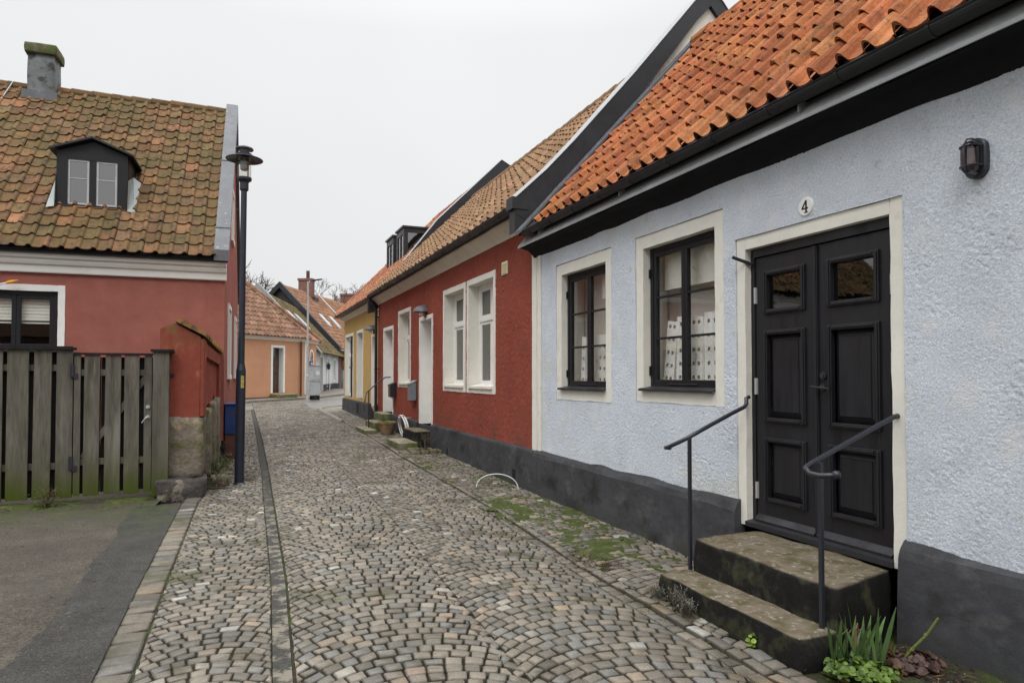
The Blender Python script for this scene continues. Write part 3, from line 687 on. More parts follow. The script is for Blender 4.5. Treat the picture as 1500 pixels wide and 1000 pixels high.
mb.tube([RW.p(3.70, -.075, 1.60), RW.p(3.70, -.055, 1.60)], .027, 14); mb.tube([RW.p(3.70, -.056, 1.60), RW.p(3.70, -.048, 1.60)], .017, 12); mb.build('lock', M['metal'], l1, smooth=False)
mb = MB(); mb.tube([RW.p(3.71, -.075, 1.515), RW.p(3.71, -.058, 1.515)], .024, 14); mb.tube([RW.p(3.71, -.06, 1.515), RW.p(3.71, -.018, 1.515), RW.p(3.69, -.01, 1.517), RW.p(3.60, -.012, 1.508)], [.009, .009, .009, .007], 8); mb.tube([RW.p(3.71, -.02, 1.515), RW.p(3.775, -.015, 1.523)], [.008, .005], 8); mb.build('handle', M['metal'], l1)
mb = MB(); mb.extr([(-.14, z0), (.02, z0), (.02, z0+.035), (-.05, z0+.045), (-.14, z0+.05)], s0, s1, RW); mb.build('threshold', M['metal'], door)
mb = MB(); mb.tube([RW.p(4.40, -.05, 2.50), RW.p(4.46, .10, 2.56)], .014, 8); mb.build('door_stay', M['iron'], door)
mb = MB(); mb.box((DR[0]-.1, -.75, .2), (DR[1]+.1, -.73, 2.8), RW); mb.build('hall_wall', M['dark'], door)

# number sign: white enamel oval with a serif 4
t = thing('house_number_sign', 'oval white house number sign reading 4 above the black double door', 'sign', RW.p(3.767, .02, 2.82))
mb = MB(); pts = [RW.p(3.767+.072*math.cos(2*PI*k/28), .012, 2.82+.07*math.sin(2*PI*k/28)) for k in range(28)]; p2 = [RW.p(3.767+.064*math.cos(2*PI*k/28), .022, 2.82+.062*math.sin(2*PI*k/28)) for k in range(28)]
mb.v = pts+p2; mb.addf(0, [(k, (k+1) % 28, 28+(k+1) % 28, 28+k) for k in range(28)]+[tuple(range(28, 56)), tuple(range(27, -1, -1))]); mb.build('plate', M['pwhite'], t)
def glyph(parts, cx, cz, sc_, m, parent, W=RW, d=.0235, mir=-1, name='numeral'):
    mb = MB()
    for poly in parts:
        mb.v0 = len(mb.v); n = len(poly)
        for dd in (d, d+.002): mb.v += [W.p(cx+mir*x*sc_, dd, cz+z_*sc_) for x, z_ in poly]
        mb.addf(mb.v0, [tuple(range(n)), tuple(range(2*n-1, n-1, -1))]+[(k, (k+1) % n, n+(k+1) % n, n+k) for k in range(n)])
    mb.build(name, m, parent)
glyph([[(.04, -.5), (.04, .5), (.2, .5), (.2, -.5)], [(.04, .5), (-.38, -.12), (-.38, -.24), (-.30, -.24), (.04, .28)], [(-.30, -.24), (-.30, -.13), (.04, -.13), (.04, -.24)], [(.2, -.24), (.2, -.13), (.34, -.13), (.34, -.24)], [(-.08, -.58), (-.08, -.50), (.32, -.50), (.32, -.58)]], 3.767, 2.822, .082, M['doorp'], t)

# bulkhead lamp
t = thing('bulkhead_lamp', 'black oval bulkhead lamp with wire cage high on the blue wall', 'wall lamp', RW.p(2.53, .02, 2.80))
def oval(s, d, z, w, h, n=32): 
    out = []
    for k in range(n):
        a = 2*PI*k/n; x = math.cos(a); y = math.sin(a); out.append(RW.p(s+w*x, d, z+(h-w)*(1 if y > 0 else -1)*min(1, abs(y)*4)+w*y))
    return out
def loft(mb, rings):
    b = len(mb.v); n = len(rings[0])
    for r in rings: mb.v += r
    mb.addf(b, [(i*n+k, i*n+(k+1) % n, (i+1)*n+(k+1) % n, (i+1)*n+k) for i in range(len(rings)-1) for k in range(n)]+[tuple(range(n-1, -1, -1)), tuple((len(rings)-1)*n+k for k in range(n))])
mb = MB(); loft(mb, [oval(2.53, .0, 2.80, .062, .112), oval(2.53, .038, 2.80, .062, .112), oval(2.53, .045, 2.80, .054, .104)]); mb.build('base', M['iron'], t)
mb = MB(); loft(mb, [oval(2.53, .045, 2.80, .046, .094), oval(2.53, .085, 2.80, .045, .092), oval(2.53, .108, 2.80, .036, .082), oval(2.53, .116, 2.80, .018, .06)]); g_ = mb.build('glass_globe', M['bulkglass'], t, smooth=True)
mb = MB(); loft(mb, [oval(2.53, .046, 2.735, .030, .034), oval(2.53, .10, 2.735, .026, .03)]); mb.build('bulb_holder', M['greym'], t); mb = MB(); mb.tube([RW.p(2.53, .07, 2.76), RW.p(2.53, .07, 2.85)], [.022, .018], 12); mb.build('bulb', M['pwhite'], t)
mb = MB(); mb.tube([RW.p(2.53, .05, 2.908), RW.p(2.53, .10, 2.90), RW.p(2.53, .122, 2.87), RW.p(2.53, .124, 2.80), RW.p(2.53, .122, 2.73), RW.p(2.53, .10, 2.70), RW.p(2.53, .05, 2.692)], .0045, 6)
for z in (2.86, 2.75): mb.tube([RW.p(2.478, .045, z), RW.p(2.48, .09, z), RW.p(2.50, .118, z), RW.p(2.56, .118, z), RW.p(2.58, .09, z), RW.p(2.582, .045, z)], .0045, 6)
mb.build('cage', M['iron'], t)

# steps and rails at the black door
t = thing('door_steps', 'two worn concrete steps with black painted sides below the black double door', 'steps', (3.3, 3.6, 0))
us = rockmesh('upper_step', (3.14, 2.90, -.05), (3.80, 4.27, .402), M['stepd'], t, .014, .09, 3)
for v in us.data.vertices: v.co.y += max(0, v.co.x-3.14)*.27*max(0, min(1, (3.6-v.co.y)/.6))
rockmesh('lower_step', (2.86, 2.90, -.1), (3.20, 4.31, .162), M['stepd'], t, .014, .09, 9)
def rail(name, label, pts, post, pr=.014, rr=.016, grp=None, mat_='iron'):
    t = thing(name, label, 'handrail', post[0], grp)
    mb = MB(); mb.tube(pts, rr, 10); mb.build('rail', M[mat_], t, smooth=True)
    mb = MB(); mb.bar(post[0], post[1], pr*1.7, pr*1.7, (0, 1, 0)); mb.build('post', M[mat_], t, bevel=.002)
    return t
t = rail('handrail', 'black iron handrail left of the black double door, post on the lower step', [(3.17, 4.56, 1.03), (3.12, 4.55, 1.035), (3.10, 4.50, 1.04), (3.11, 4.40, 1.08), (3.16, 4.33, 1.125), (3.30, 4.33, 1.185), (3.60, 4.36, 1.30), (3.74, 4.37, 1.35), (3.765, 4.375, 1.375), (3.77, 4.38, 1.42), (3.80, 4.38, 1.43)], ((3.17, 4.31, .14), (3.17, 4.31, 1.13)))
t = rail('handrail', 'black iron handrail with curled end in front of the right door leaf', [(3.06, 2.84, 1.055), (3.03, 2.86, 1.05), (3.00, 2.90, 1.045), (2.99, 2.96, 1.05), (3.02, 3.02, 1.075), (3.10, 3.04, 1.10), (3.35, 3.05, 1.19), (3.65, 3.06, 1.30), (3.78, 3.06, 1.345), (3.81, 3.06, 1.35)], ((3.12, 3.01, .14), (3.12, 3.01, 1.10)))
mb = MB(); mb.lathe((3.06, 2.84, 1.055), [(.012, -.022), (.022, -.012), (.024, 0), (.022, .012), (.012, .022)], 12); mb.build('end_knob', M['iron'], t, smooth=True)
# ------------------------------------------------------------------ RED HOUSE
PT = [(.25, .155, .092), (.22, .135, .08), (.275, .17, .10), (.235, .145, .085)]
RED = thing('red_house', 'dark red roughcast house with tan tiled roof, white tall windows and grey plinth', 'house', (4, 14, 0))
RWN = [(11.88, 13.14, 1.40, 3.20), (10.33, 11.60, 1.40, 3.20), (16.13, 17.32, 1.40, 3.16)]
RD = [(14.12, 15.10, .52, 2.83), (18.08, 19.25, .58, 2.85)]
wall_sheet('wall', RW, 8.72, 20.18, .45, 3.74, RWN+RD, M['red'], RED, step=.020, amp=.006, freq=45, seed=9)
mb = MB(); mb.box((8.60, -7.0, 0), (8.72, -.03, 3.95), RW); mb.box((20.04, -7.0, 0), (20.18, -.03, 3.95), RW); mb.box((8.6, -7.0, 0), (20.18, -6.88, 3.9), RW); mb.box((8.72, -6.9, .38), (20.1, -.35, .42), RW); mb.box((8.72, -6.9, 3.8), (20.1, -.3, 3.9), RW)
mb.extr([(-.1, 3.95), (-.6, 4.65), (-1.6, 5.9), (-2.97, 7.50), (-5.9, 4.2), (-5.9, 3.9)], 8.66, 8.76, RW); mb.build('gable_wall', M['cream'], RED)
mb = MB(); mb.bar(RW.p(8.655, -.045, .5), RW.p(8.655, -.045, 3.70), .16, .12, (1, 0, 0), 20, .002); mb.build('corner_trim', M['trim'], RED)
def plinth(par, a, b, z=.555, nm='plinth', k=.058, base=-.12):
    mb = MB(); mb.extr([(-.04, z+.025), (.012, z+.02), (k-.008, z+.004), (k, z-.02), (k+.006, base), (-.04, base)], a, b, RW, max(1, int((b-a)/.3)), .012); return mb.build(nm, M['dado'], par)
plinth(RED, 8.63, 14.02); plinth(RED, 15.20, 17.98, base=0); plinth(RED, 19.35, 20.16, base=0)
mb = MB(); mb.extr([(-.04, 3.68), (.02, 3.68), (.03, 3.70), (.06, 3.735), (.12, 3.79), (.17, 3.83), (.20, 3.84), (.20, 3.87), (-.04, 3.90)], 8.62, 20.17, RW, 50, .006); mb.build('cornice', M['cream'], RED)
mb = MB(); mb.extr([(-.05, 3.9), (.20, 3.875), (.235, 3.875), (.235, 3.93), (-.05, 4.1)], 8.62, 20.2, RW); mb.build('fascia', M['metal'], RED)
mb = MB(); halfpipe(mb, 8.72, 20.1, .29, 3.93, .065); mb.tube([RW.p(8.72, .357, 3.931), RW.p(20.1, .357, 3.931)], .009, 6)
for s in np.arange(9.2, 20, .75): halfpipe(mb, s, s+.03, .29, 3.93, .071, t=.006)
mb.build('gutter', M['metal'], RED)
slr = (7.13-3.96)/(6.75-3.5); up = Vector((1, 0, slr)).normalized(); LR = math.hypot(3.25, 3.17)
tiles('roof', (3.50, 8.78, 3.955), (0, 1, 0), up, 37, .307, 14, LR/14, .036, .022, PT, M['tilet'], RED, seed=14)
mb = MB(); mb.face([(3.52, 8.7, 3.92), (3.52, 20.15, 3.92), (6.77, 20.15, 7.10), (6.77, 8.7, 7.10)]); mb.face([(6.77, 8.7, 7.12), (6.77, 20.15, 7.12), (10.2, 20.15, 3.8), (10.2, 8.7, 3.8)]); mb.build('roof_underlay', M['dark'], RED)
ridge('ridge_tile', (6.76, 8.85, 7.16), (6.76, 20.1, 7.16), .11, .36, PT, M['tilet'], RED)
# raised gable clad in dark sheet metal, light flashing along its inner edge
def verge(par, s0, s1, top, drop, mside, mtop, back):
    top = list(top)
    dr = drop if isinstance(drop, list) else [drop]*len(top)
    poly = top+[(d, z-q) for (d, z), q in zip(reversed(top), reversed(dr))]
    mb = MB(); mb.extr(poly, s0, s1, RW); mb.build('verge_cladding', M[mside], par)
    mb = MB()
    for (a, b) in zip(top[:-1], top[1:]):
        n = len(mb.v); mb.v += [RW.p(s0-.012, a[0], a[1]+.004), RW.p(s1+.03, a[0], a[1]+.03), RW.p(s1+.03, b[0], b[1]+.03), RW.p(s0-.012, b[0], b[1]+.004)]
        mb.v += [RW.p(s0-.012, a[0], a[1]+.014), RW.p(s1+.03, a[0], a[1]+.042), RW.p(s1+.03, b[0], b[1]+.042), RW.p(s0-.012, b[0], b[1]+.014)]
        mb.addf(n, [(0, 1, 2, 3), (7, 6, 5, 4), (0, 4, 5, 1), (1, 5, 6, 2), (2, 6, 7, 3), (3, 7, 4, 0)])
    mb.build('verge_capping', M[mtop], par)
verge(RED, 8.60, 8.80, [(.33, 4.02), (-.15, 4.47), (-.60, 4.95), (-1.60, 6.09), (-2.72, 7.43), (-2.97, 7.68), (-3.22, 7.44), (-5.9, 4.4)], [.47, .47, .47, .44, .34, .32, .34, .34], 'metal', 'flash', RED)
mb = MB(); mb.box((8.585, .14, 3.88), (8.815, .372, 4.045), RW); mb.extr([(.0, 3.62), (.04, 3.62), (.14, 3.74), (.30, 3.80), (.30, 3.875), (.0, 3.875)], 8.595, 8.79, RW); mb.build('verge_end_box', M['metal'], RED)
for (s, w) in ((2.4, .01),): pass
for op in RWN:
    w = casement(RW, op, .19, RED, 'pwhite', rows=1, fw=.06, sw=.055, sashes=2, trim='trim', tw=.10 if op[0] < 16 else .09, zsplit=op[3]-.62, glass='glassd', proud=.010)
    s0, s1, z0, z1 = op
    mb = MB(); mb.extr([(-.19, z0+.05), (.04, z0+.02), (.04, z0-.02), (-.19, z0)], s0+.03, s1-.03, RW); mb.build('sill', M['trim'], w)
    mb = MB(); mb.face([RW.p(s0, -.42, z0), RW.p(s1, -.42, z0), RW.p(s1, -.42, z1), RW.p(s0, -.42, z1)]); mb.build('curtain', M['curtain'], w)
for i, op in enumerate(RD):
    s0, s1, z0, z1 = op
    mb = MB(); mb.box((s0+.002, -.30, z0), (s1-.002, -.26, z1), RW); d = mb.build('door', M['pwhite'], RED)
    frame_band('trim', RW, s0, s1, z0, z1, .09, M['pwhite'], d, proud=.012, depth=.3, bottom=False)
    mb = MB()
    for (a, b) in ((z0+.2, z0+1.0), (z0+1.1, z1-.15)): mb.box((s0+.14, -.26, a), (s1-.14, -.25, b), RW)
    mb.build('panel', M['pwhite'], d, bevel=.004)
    mb = MB(); mb.tube([RW.p(s0+.12, -.26, z0+1.05), RW.p(s0+.12, -.20, z0+1.05), RW.p(s0+.22, -.20, z0+1.05)], .01, 8); mb.build('handle', M['zinc'], d)
mb = MB(); mb.box((14.0, .0, .1), (15.22, .03, .525), RW); mb.box((17.96, .0, .1), (19.37, .03, .585), RW); mb.build('door_sill', M['dado'], RED)
for s, z, w, h in ((9.30, .165, .12, .14), (12.75, .14, .10, .14)):
    mb = MB(); mb.box((s-w/2, .02, z-h/2), (s+w/2, .0635, z+h/2), RW); mb.build('cellar_vent', M['dark'], RED)
mb = MB(); mb.box((9.69, .0, 3.16), (9.93, .014, 3.36), RW)
for k in range(6): mb.bar(RW.p(9.715, .02, 3.185+k*.028), RW.p(9.905, .02, 3.185+k*.028), .012, .012, (0, 0, 1))
mb.build('wall_vent', mat('cream_vent', (.72, .66, .46), .6), RED)
def downpipe(par, s, z0, z1, m='metal'):
    mb = MB(); mb.tube([RW.p(s, .29, z1), RW.p(s, .28, z1-.10), RW.p(s, .12, z1-.38), RW.p(s, .10, z1-.5), RW.p(s, .10, z0)], .042, 10)
    mb.tube([RW.p(s, .29, z1-.02), RW.p(s, .288, z1-.08)], .055, 10)
    for z in (z0+.4, z0+1.5, z1-.62): mb.tube([RW.p(s, .10, z), RW.p(s, .10, z+.035)], .051, 10); mb.bar(RW.p(s, 0, z+.017), RW.p(s, .1, z+.017), .02, .02)
    return mb.build('downpipe', M[m], par)
downpipe(RED, 19.98, .28, 3.92)

# ------------------------------------------------------------------ YELLOW HOUSE
PY = [(.36, .155, .085), (.33, .14, .075), (.39, .175, .10), (.34, .145, .08)]
YEL = thing('yellow_house', 'ochre yellow house ending the row, with orange tiles and two black dormers', 'house', (4, 23.5, .2))
YW = [(24.95, 26.72, .82, 3.05), (22.86, 23.98, .82, 3.06)]; YD = [(20.50, 21.12, .66, 2.78)]
wall_sheet('wall', RW, 20.2, 27.15, .6, 3.80, YW+YD, M['yellow'], YEL, step=.05, amp=.004, freq=20, seed=21)
mb = MB(); mb.box((20.2, -7.8, 0), (20.3, -.03, 3.95), RW); mb.box((27.05, -7.8, 0), (27.15, -.03, 3.95), RW); mb.box((20.2, -7.8, 0), (27.15, -7.7, 3.9), RW); mb.box((20.3, -7.7, .4), (27.1, -.35, .45), RW)
mb.extr([(-.0, 3.95), (-3.9, 8.0), (-7.7, 3.95)], 20.22, 20.30, RW); mb.build('gable_wall', M['cream'], YEL)
plinth(YEL, 20.2, 20.42, .72, base=.1); plinth(YEL, 21.2, 27.2, .72, base=.1)
mb = MB(); mb.extr([(-.04, 3.68), (.02, 3.68), (.06, 3.73), (.14, 3.78), (.17, 3.80), (.17, 3.83), (-.04, 3.9)], 20.2, 27.2, RW, 20, .004); mb.build('cornice', M['cream'], YEL)
mb = MB(); mb.extr([(-.05, 3.9), (.17, 3.835), (.33, 3.835), (.33, 3.87), (-.05, 4.1)], 20.2, 27.3, RW); mb.build('fascia', M['metal'], YEL)
mb = MB(); halfpipe(mb, 20.25, 27.2, .33, 3.88, .055)
for s in np.arange(20.6, 27, .6): halfpipe(mb, s, s+.03, .33, 3.88, .06, t=.006)
mb.build('gutter', M['metal'], YEL)
up = Vector((1, 0, 1.035)).normalized(); LY = math.hypot(4.18, 4.33)
tiles('roof', (3.50, 20.3, 3.89), (0, 1, 0), up, 28, .247, 18, LY/18, .036, .022, PY, M['tile'], YEL, seed=24)
mb = MB(); mb.face([(3.52, 20.2, 3.86), (3.52, 27.2, 3.86), (7.70, 27.2, 8.18), (7.70, 20.2, 8.18)]); mb.face([(7.7, 20.2, 8.2), (7.7, 27.2, 8.2), (11.9, 27.2, 3.9), (11.9, 20.2, 3.9)])
mb.build('roof_underlay', M['dark'], YEL)
ridge('ridge_tile', (7.69, 20.4, 8.26), (7.69, 27.15, 8.26), .12, .36, PY, M['tile'], YEL)
ridge('verge_tile', (3.52, 27.2, 3.98), (7.69, 27.2, 8.3), .10, .38, PY, M['tile'], YEL)
verge(YEL, 20.16, 20.36, [(.30, 3.93), (.12, 3.98), (-.32, 4.46), (-1.05, 5.40), (-1.79, 6.36), (-3.9, 8.46), (-4.25, 8.28), (-7.9, 4.4)], .50, 'metal', 'flash', YEL)
for i, (op, t_) in enumerate(((YW[0], .10), (YW[1], .09))):
    s0, s1, z0, z1 = op
    if i: 
        w = casement(RW, op, .24, YEL, 'pwhite', rows=1, fw=.06, sw=.05, tw=t_, zsplit=z1-.7, glass='glassd', trim='pwhite', bottom=False)
    else:                                                   # opening with a dark post between white shutters
        w = casement(RW, op, .12, YEL, 'pwhite', rows=1, fw=.06, sw=.05, tw=t_, zsplit=z1-.7, glass='glassd', trim='pwhite', bottom=False)
    mb = MB(); mb.face([RW.p(s0, -.42, z0), RW.p(s1, -.42, z0), RW.p(s1, -.42, z1), RW.p(s0, -.42, z1)]); mb.build('curtain', M['curtain'], w)
    if not i:
        sm = (s0+s1)/2; mb = MB(); mb.bar(RW.p(sm, -.09, z0), RW.p(sm, -.09, z1), .05, .05, (0, 1, 0)); mb.bar(RW.p(sm-.25, -.09, 1.95), RW.p(sm+.3, -.05, 1.9), .03, .03); mb.build('shutter_bar', M['iron'], w)
s0, s1, z0, z1 = YD[0]
mb = MB(); mb.box((s0, -.28, z0), (s1, -.24, z1), RW); d = mb.build('door', M['pwhite'], YEL); frame_band('trim', RW, s0, s1, z0, z1, .09, M['pwhite'], d, proud=.012, depth=.26, bottom=False)
mb = MB(); mb.box((s0+.1, -.24, z0+.2), (s1-.1, -.235, z1-.2), RW); mb.build('panel', M['pwhite'], d, bevel=.003)
mb = MB(); mb.box((23.2, .02, .32), (23.75, .062, .66), RW); mb.build('cellar_vent', M['dark'], YEL)
def dormer(y0, y1, xf=4.98, zt=6.46):
    zr = lambda x: 3.89+1.035*(x-3.5); zb = zr(xf)-.12; xb = 3.5+(zt-3.89)/1.035+.1
    d = MB(); fr = .13
    for y in (y0, y1-.06):                                    # cheeks with a triangular pane left open
        o_ = [(xf, zb), (xf, zt), (xb, zt)]; c_x = xf+.14; i_ = [(c_x, zr(c_x)+.18), (c_x, zt-.15), (c_x+(zt-.15-zr(c_x)-.18)/1.035, zt-.15)]
        n = len(d.v)
        for yy in (y, y+.06): d.v += [(x, yy, z) for x, z in o_+i_]
        fs = []
        for k in range(3):
            k2 = (k+1) % 3; fs += [(k, k2, 3+k2, 3+k), (6+k, 6+k2, 9+k2, 9+k), (k, k2, 6+k2, 6+k), (3+k, 3+k2, 9+k2, 9+k)]
        d.addf(n, fs)
    d.box((xf-.0, y0+.06, zb), (xf+.06, y1-.06, zb+.18)); d.box((xf, y0+.06, zt-.2), (xf+.06, y1-.06, zt)); d.box((xf, (y0+y1)/2-.04, zb+.18), (xf+.06, (y0+y1)/2+.04, zt-.2))
    d.box((xf, y0+.06, zb+.18), (xf+.06, y0+.14, zt-.2)); d.box((xf, y1-.14, zb+.18), (xf+.06, y1-.06, zt-.2))
    dm = d.build('dormer', M['metal'], YEL)
    d = MB(); d.box((xf-.05, y0-.04, zt), (xb+.02, y1+.04, zt+.06)); d.build('dormer_roof', M['metal'], dm)
    for y in (y0+.028, y1-.032):
        d = MB(); c_x = xf+.13; n = 0; pts = [(c_x, zr(c_x)+.17), (c_x, zt-.14), (c_x+(zt-.14-zr(c_x)-.16)/1.035, zt-.14)]
        d.v = [(x, yy, z) for yy in (y, y+.004) for x, z in pts]; d.addf(0, [(0, 1, 2), (5, 4, 3), (0, 1, 4, 3), (1, 2, 5, 4), (2, 0, 3, 5)]); d.build('cheek_pane', M['mirglass'], dm)
    d = MB(); d.box((xf+.028, y0+.1, zb+.15), (xf+.032, y1-.1, zt-.17)); d.build('front_pane', M['glass'], dm)
dormer(22.0, 23.1); dormer(23.62, 24.8)
YEL_DONE = True

# ------------------------------------------------------------------ fittings and clutter along the right hand row
def dome_lamp(s, z, label):
    t = thing('dome_wall_lamp', label, 'wall lamp', RW.p(s, .02, z), 'grey half dome wall lamps above the doors')
    mb = MB(); n = 12; b = 0
    for i in range(7):
        a = i/6*PI/2; r = .19*math.cos(a); h = .16*math.sin(a)
        for k in range(n+1): th = PI*k/n; mb.v.append(RW.p(s-r*math.cos(th)*.9, .012+r*math.sin(th)*1.5, z+h))
    mb.addf(0, [(i*(n+1)+k, i*(n+1)+k+1, (i+1)*(n+1)+k+1, (i+1)*(n+1)+k) for i in range(6) for k in range(n)])
    mb.build('shade', M['greym'], t, smooth=True)
    mb = MB(); mb.box((s-.07, .008, z-.11), (s+.07, .03, z+.02), RW); mb.build('wall_plate', M['metal'], t, bevel=.005)
    mb = MB(); mb.lathe(RW.p(s, .12, z-.05), [(.02, .07), (.045, .04), (.05, 0), (.03, -.03)], 12); mb.build('bulb', M['pwhite'], t, smooth=True)
dome_lamp(14.60, 2.99, 'grey half dome wall lamp above the nearer white door of the red house')
dome_lamp(20.80, 2.98, 'grey half dome wall lamp on the yellow wall beside the downpipe')
def mailbox(s, z0, z1, w, d, m, label):
    t = thing('mailbox', label, 'mailbox', RW.p(s, .02, z0)); zc = z1-.07
    mb = MB(); mb.extr([(.012, z0+.02), (.012, z1), (d, zc), (d, z0), (.03, z0)], s, s+w, RW); mb.build('body', M[m], t, bevel=.004)
    mb = MB(); mb.extr([(.008, z1+.006), (.008, z1+.014), (d+.02, zc+.012), (d+.02, zc-.01), (d+.012, zc+.002)], s-.008, s+w+.008, RW); mb.build('lid', M['cabg' if m == 'boxg' else m], t)
    mb = MB(); mb.tube([RW.p(s+.03, .09, z0-.005), RW.p(s+.06, .09, z0-.03), RW.p(s+w-.06, .09, z0-.03), RW.p(s+w-.03, .09, z0-.005)], .006, 6); mb.build('paper_holder', M['iron'], t)
mailbox(15.42, 1.03, 1.48, .30, .15, 'boxg', 'blue grey steel mailbox between the white door and the window of the red house')
mailbox(17.62, 1.04, 1.42, .28, .16, 'iron', 'black mailbox on the red wall beside the far white door')
# near door steps, planter
def stepset(label, parts):
    t = thing('door_steps', label, 'steps', (3.5, parts[0][0][1]+.5, .1))
    for k, (a, b, m, nm) in enumerate(parts): rockmesh(nm, a, b, M[m], t, .012, .09, 20+k)
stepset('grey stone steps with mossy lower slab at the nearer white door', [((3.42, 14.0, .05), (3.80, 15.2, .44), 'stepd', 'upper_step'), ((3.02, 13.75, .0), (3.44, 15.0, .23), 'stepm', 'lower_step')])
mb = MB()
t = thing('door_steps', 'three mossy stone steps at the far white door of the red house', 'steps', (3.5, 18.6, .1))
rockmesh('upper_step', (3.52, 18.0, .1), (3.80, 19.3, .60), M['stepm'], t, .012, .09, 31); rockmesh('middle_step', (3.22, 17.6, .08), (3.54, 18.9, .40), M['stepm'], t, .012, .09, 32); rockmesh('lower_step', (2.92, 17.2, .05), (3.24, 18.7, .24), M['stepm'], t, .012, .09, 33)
rail('handrail', 'thin black handrail rising over the mossy steps at the far white door', [(2.98, 17.55, .92), (3.02, 17.7, 1.02), (3.10, 18.0, 1.15), (3.22, 18.12, 1.24), (3.50, 18.3, 1.45), (3.66, 18.4, 1.55), (3.82, 18.4, 1.56)], ((3.18, 18.1, .15), (3.18, 18.1, 1.22)), .016, .017)
t = thing('stone_planter', 'low ring of small setts round a bare twiggy shrub beside the near steps', 'planter', (3.55, 13.6, .03))
for k, (x, y, w, d) in enumerate([(3.24, 13.16, .16, .14), (3.42, 13.14, .15, .13), (3.59, 13.15, .15, .14), (3.72, 13.2, .12, .14), (3.22, 13.34, .13, .18), (3.23, 13.54, .13, .18), (3.73, 13.38, .10, .18), (3.36, 13.66, .15, .1)]):
    rockmesh('sett', (x-w/2, y-d/2, -.02), (x+w/2, y+d/2, .13+.01*(k % 3)), M['stone'], t, .008, .08, 50+k)
mb = MB(); mb.face([(3.26, 13.2, .09), (3.72, 13.2, .09), (3.72, 13.7, .10), (3.26, 13.7, .10)]); mb.build('soil', M['bed'], t)
def twigs(mb, p, n, L, r, rr, spread=.6, up=1., col=None, depth=2):
    for _ in range(n):
        d = Vector((rr.gauss(0, spread), rr.gauss(0, spread), up)).normalized(); q = Vector(p); pts = [q.copy()]
        for k in range(4): d = (d+Vector((rr.gauss(0, .22), rr.gauss(0, .22), rr.gauss(.05, .12)))).normalized(); q = q+d*L/4*rr.uniform(.8, 1.1); pts.append(q.copy())
        mb.tube(pts, [r*(1-.7*i/4) for i in range(5)], 4, False, col)
        if depth:
            twigs(mb, pts[2], 2, L*.5, r*.6, rr, spread*1.2, up, col, depth-1)
t = thing('twiggy_shrub', 'bare twiggy little shrub in the stone planter by the near steps', 'shrub', (3.5, 13.45, .1))
mb = MB(); twigs(mb, (3.5, 13.45, .08), 9, .42, .006, random.Random(4)); mb.build('branches', M['bark'], t)
t = thing('flower_pot', 'round clay flower pot of low green plants below the far steps', 'pot', (3.42, 17.05, .15))
mb = MB(); mb.lathe((3.45, 17.0, .13), [(.13, 0), (.155, .05), (.20, .2), (.215, .27), (.235, .275), (.238, .32), (.215, .325), (.205, .30)], 20); mb.build('pot', M['pot'], t, smooth=False)
mb = MB(); rr = random.Random(3)
for _ in range(90):
    a = rr.uniform(0, 2*PI); q = rr.uniform(0, .17); leafmesh(mb, (3.45+q*math.cos(a), 17.0+q*math.sin(a), .43), (math.cos(a)*.6, math.sin(a)*.6, rr.uniform(.1, .7)), (0, 0, 1), .08, .04, (.12*rr.uniform(.6, 1.3), .19*rr.uniform(.6, 1.3), .03))
mb.build('foliage', M['leaf'], t, recalc=False)
t = thing('garden_hose', 'white garden hose coiled and hung on the red wall', 'hose', RW.p(16.2, .05, .4))
mb = MB(); rr = random.Random(9); pts = []
for k in range(24*5+1):
    a = 2*PI*k/24; lo = 1+.10*math.sin(k/24*2.1); pts.append(RW.p(16.15-.36*lo*math.sin(a)+rr.uniform(-.006, .006), .10+.018*(k/24)+.05*math.cos(a), .38+.255*lo*math.cos(a)))
mb.tube(pts, .0125, 6); mb.build('coil', M['hose'], t, smooth=True)
mb = MB(); mb.tube([RW.p(16.0, .0, .60), RW.p(16.0, .16, .60), RW.p(16.0, .18, .66)], .012, 8); mb.tube([RW.p(16.0, .10, .60), RW.p(15.98, .14, .50), RW.p(15.97, .13, .46)], .014, 8); mb.build('tap', M['zinc'], t)
t = MB(); n = 28
t.tube([(3.16+.52*(1-math.cos(PI*k/n))/2, 9.28-.32*(1-math.cos(PI*k/n))/2, -.03+.235*math.sin(PI*k/n)**.8) for k in range(n+1)], .0065, 8)
tag(t.build('hoop', M['hose'], smooth=True), 'thin white plastic hoop arching over the cobbles below the cellar vent', 'hoop')
# ------------------------------------------------------------------ LEFT HOUSE (front faces the camera, gable along the lane)
LW = Wall((-.255, 13.57), -1.8)                      # s: towards the lane, 0 = corner; d: towards the camera
LG = Wall((-.255, 13.57), 88.2, 1)                   # gable wall: s = away from camera, d towards the lane
PL = [(.175, .10, .055), (.155, .09, .05), (.20, .11, .058), (.18, .10, .052), (.165, .105, .055), (.27, .135, .075), (.19, .125, .065), (.22, .12, .06), (.175, .10, .06)]
LH = thing('left_red_house', 'faded red house behind the wooden fence with mossy brown pantile roof and dormer', 'house', LW.p(-3.5, -3, 0))
LWN = [(-4.40, -2.62, 2.0, 3.03)]
wall_sheet('wall', LW, -9, 0, 0, 3.40, LWN, M['lred'], LH, step=.08, amp=.006, freq=12, seed=41)
GWN = [(1.25, 2.2, 1.62, 2.96), (4.4, 5.3, 1.62, 2.96), (2.3, 3.1, 4.6, 5.6)]
def gp(mb, zt=0): pass
mb = MB(); mb.face([LG.p(0, 0, 0), LG.p(6.7, 0, 0), LG.p(6.7, 0, 3.7), LG.p(3.35, 0, 7.55), LG.p(0, 0, 3.7)]); mb.face([LG.p(0, -.3, 0), LG.p(6.7, -.3, 0), LG.p(6.7, -.3, 3.7), LG.p(3.35, -.3, 7.55), LG.p(0, -.3, 3.7)])
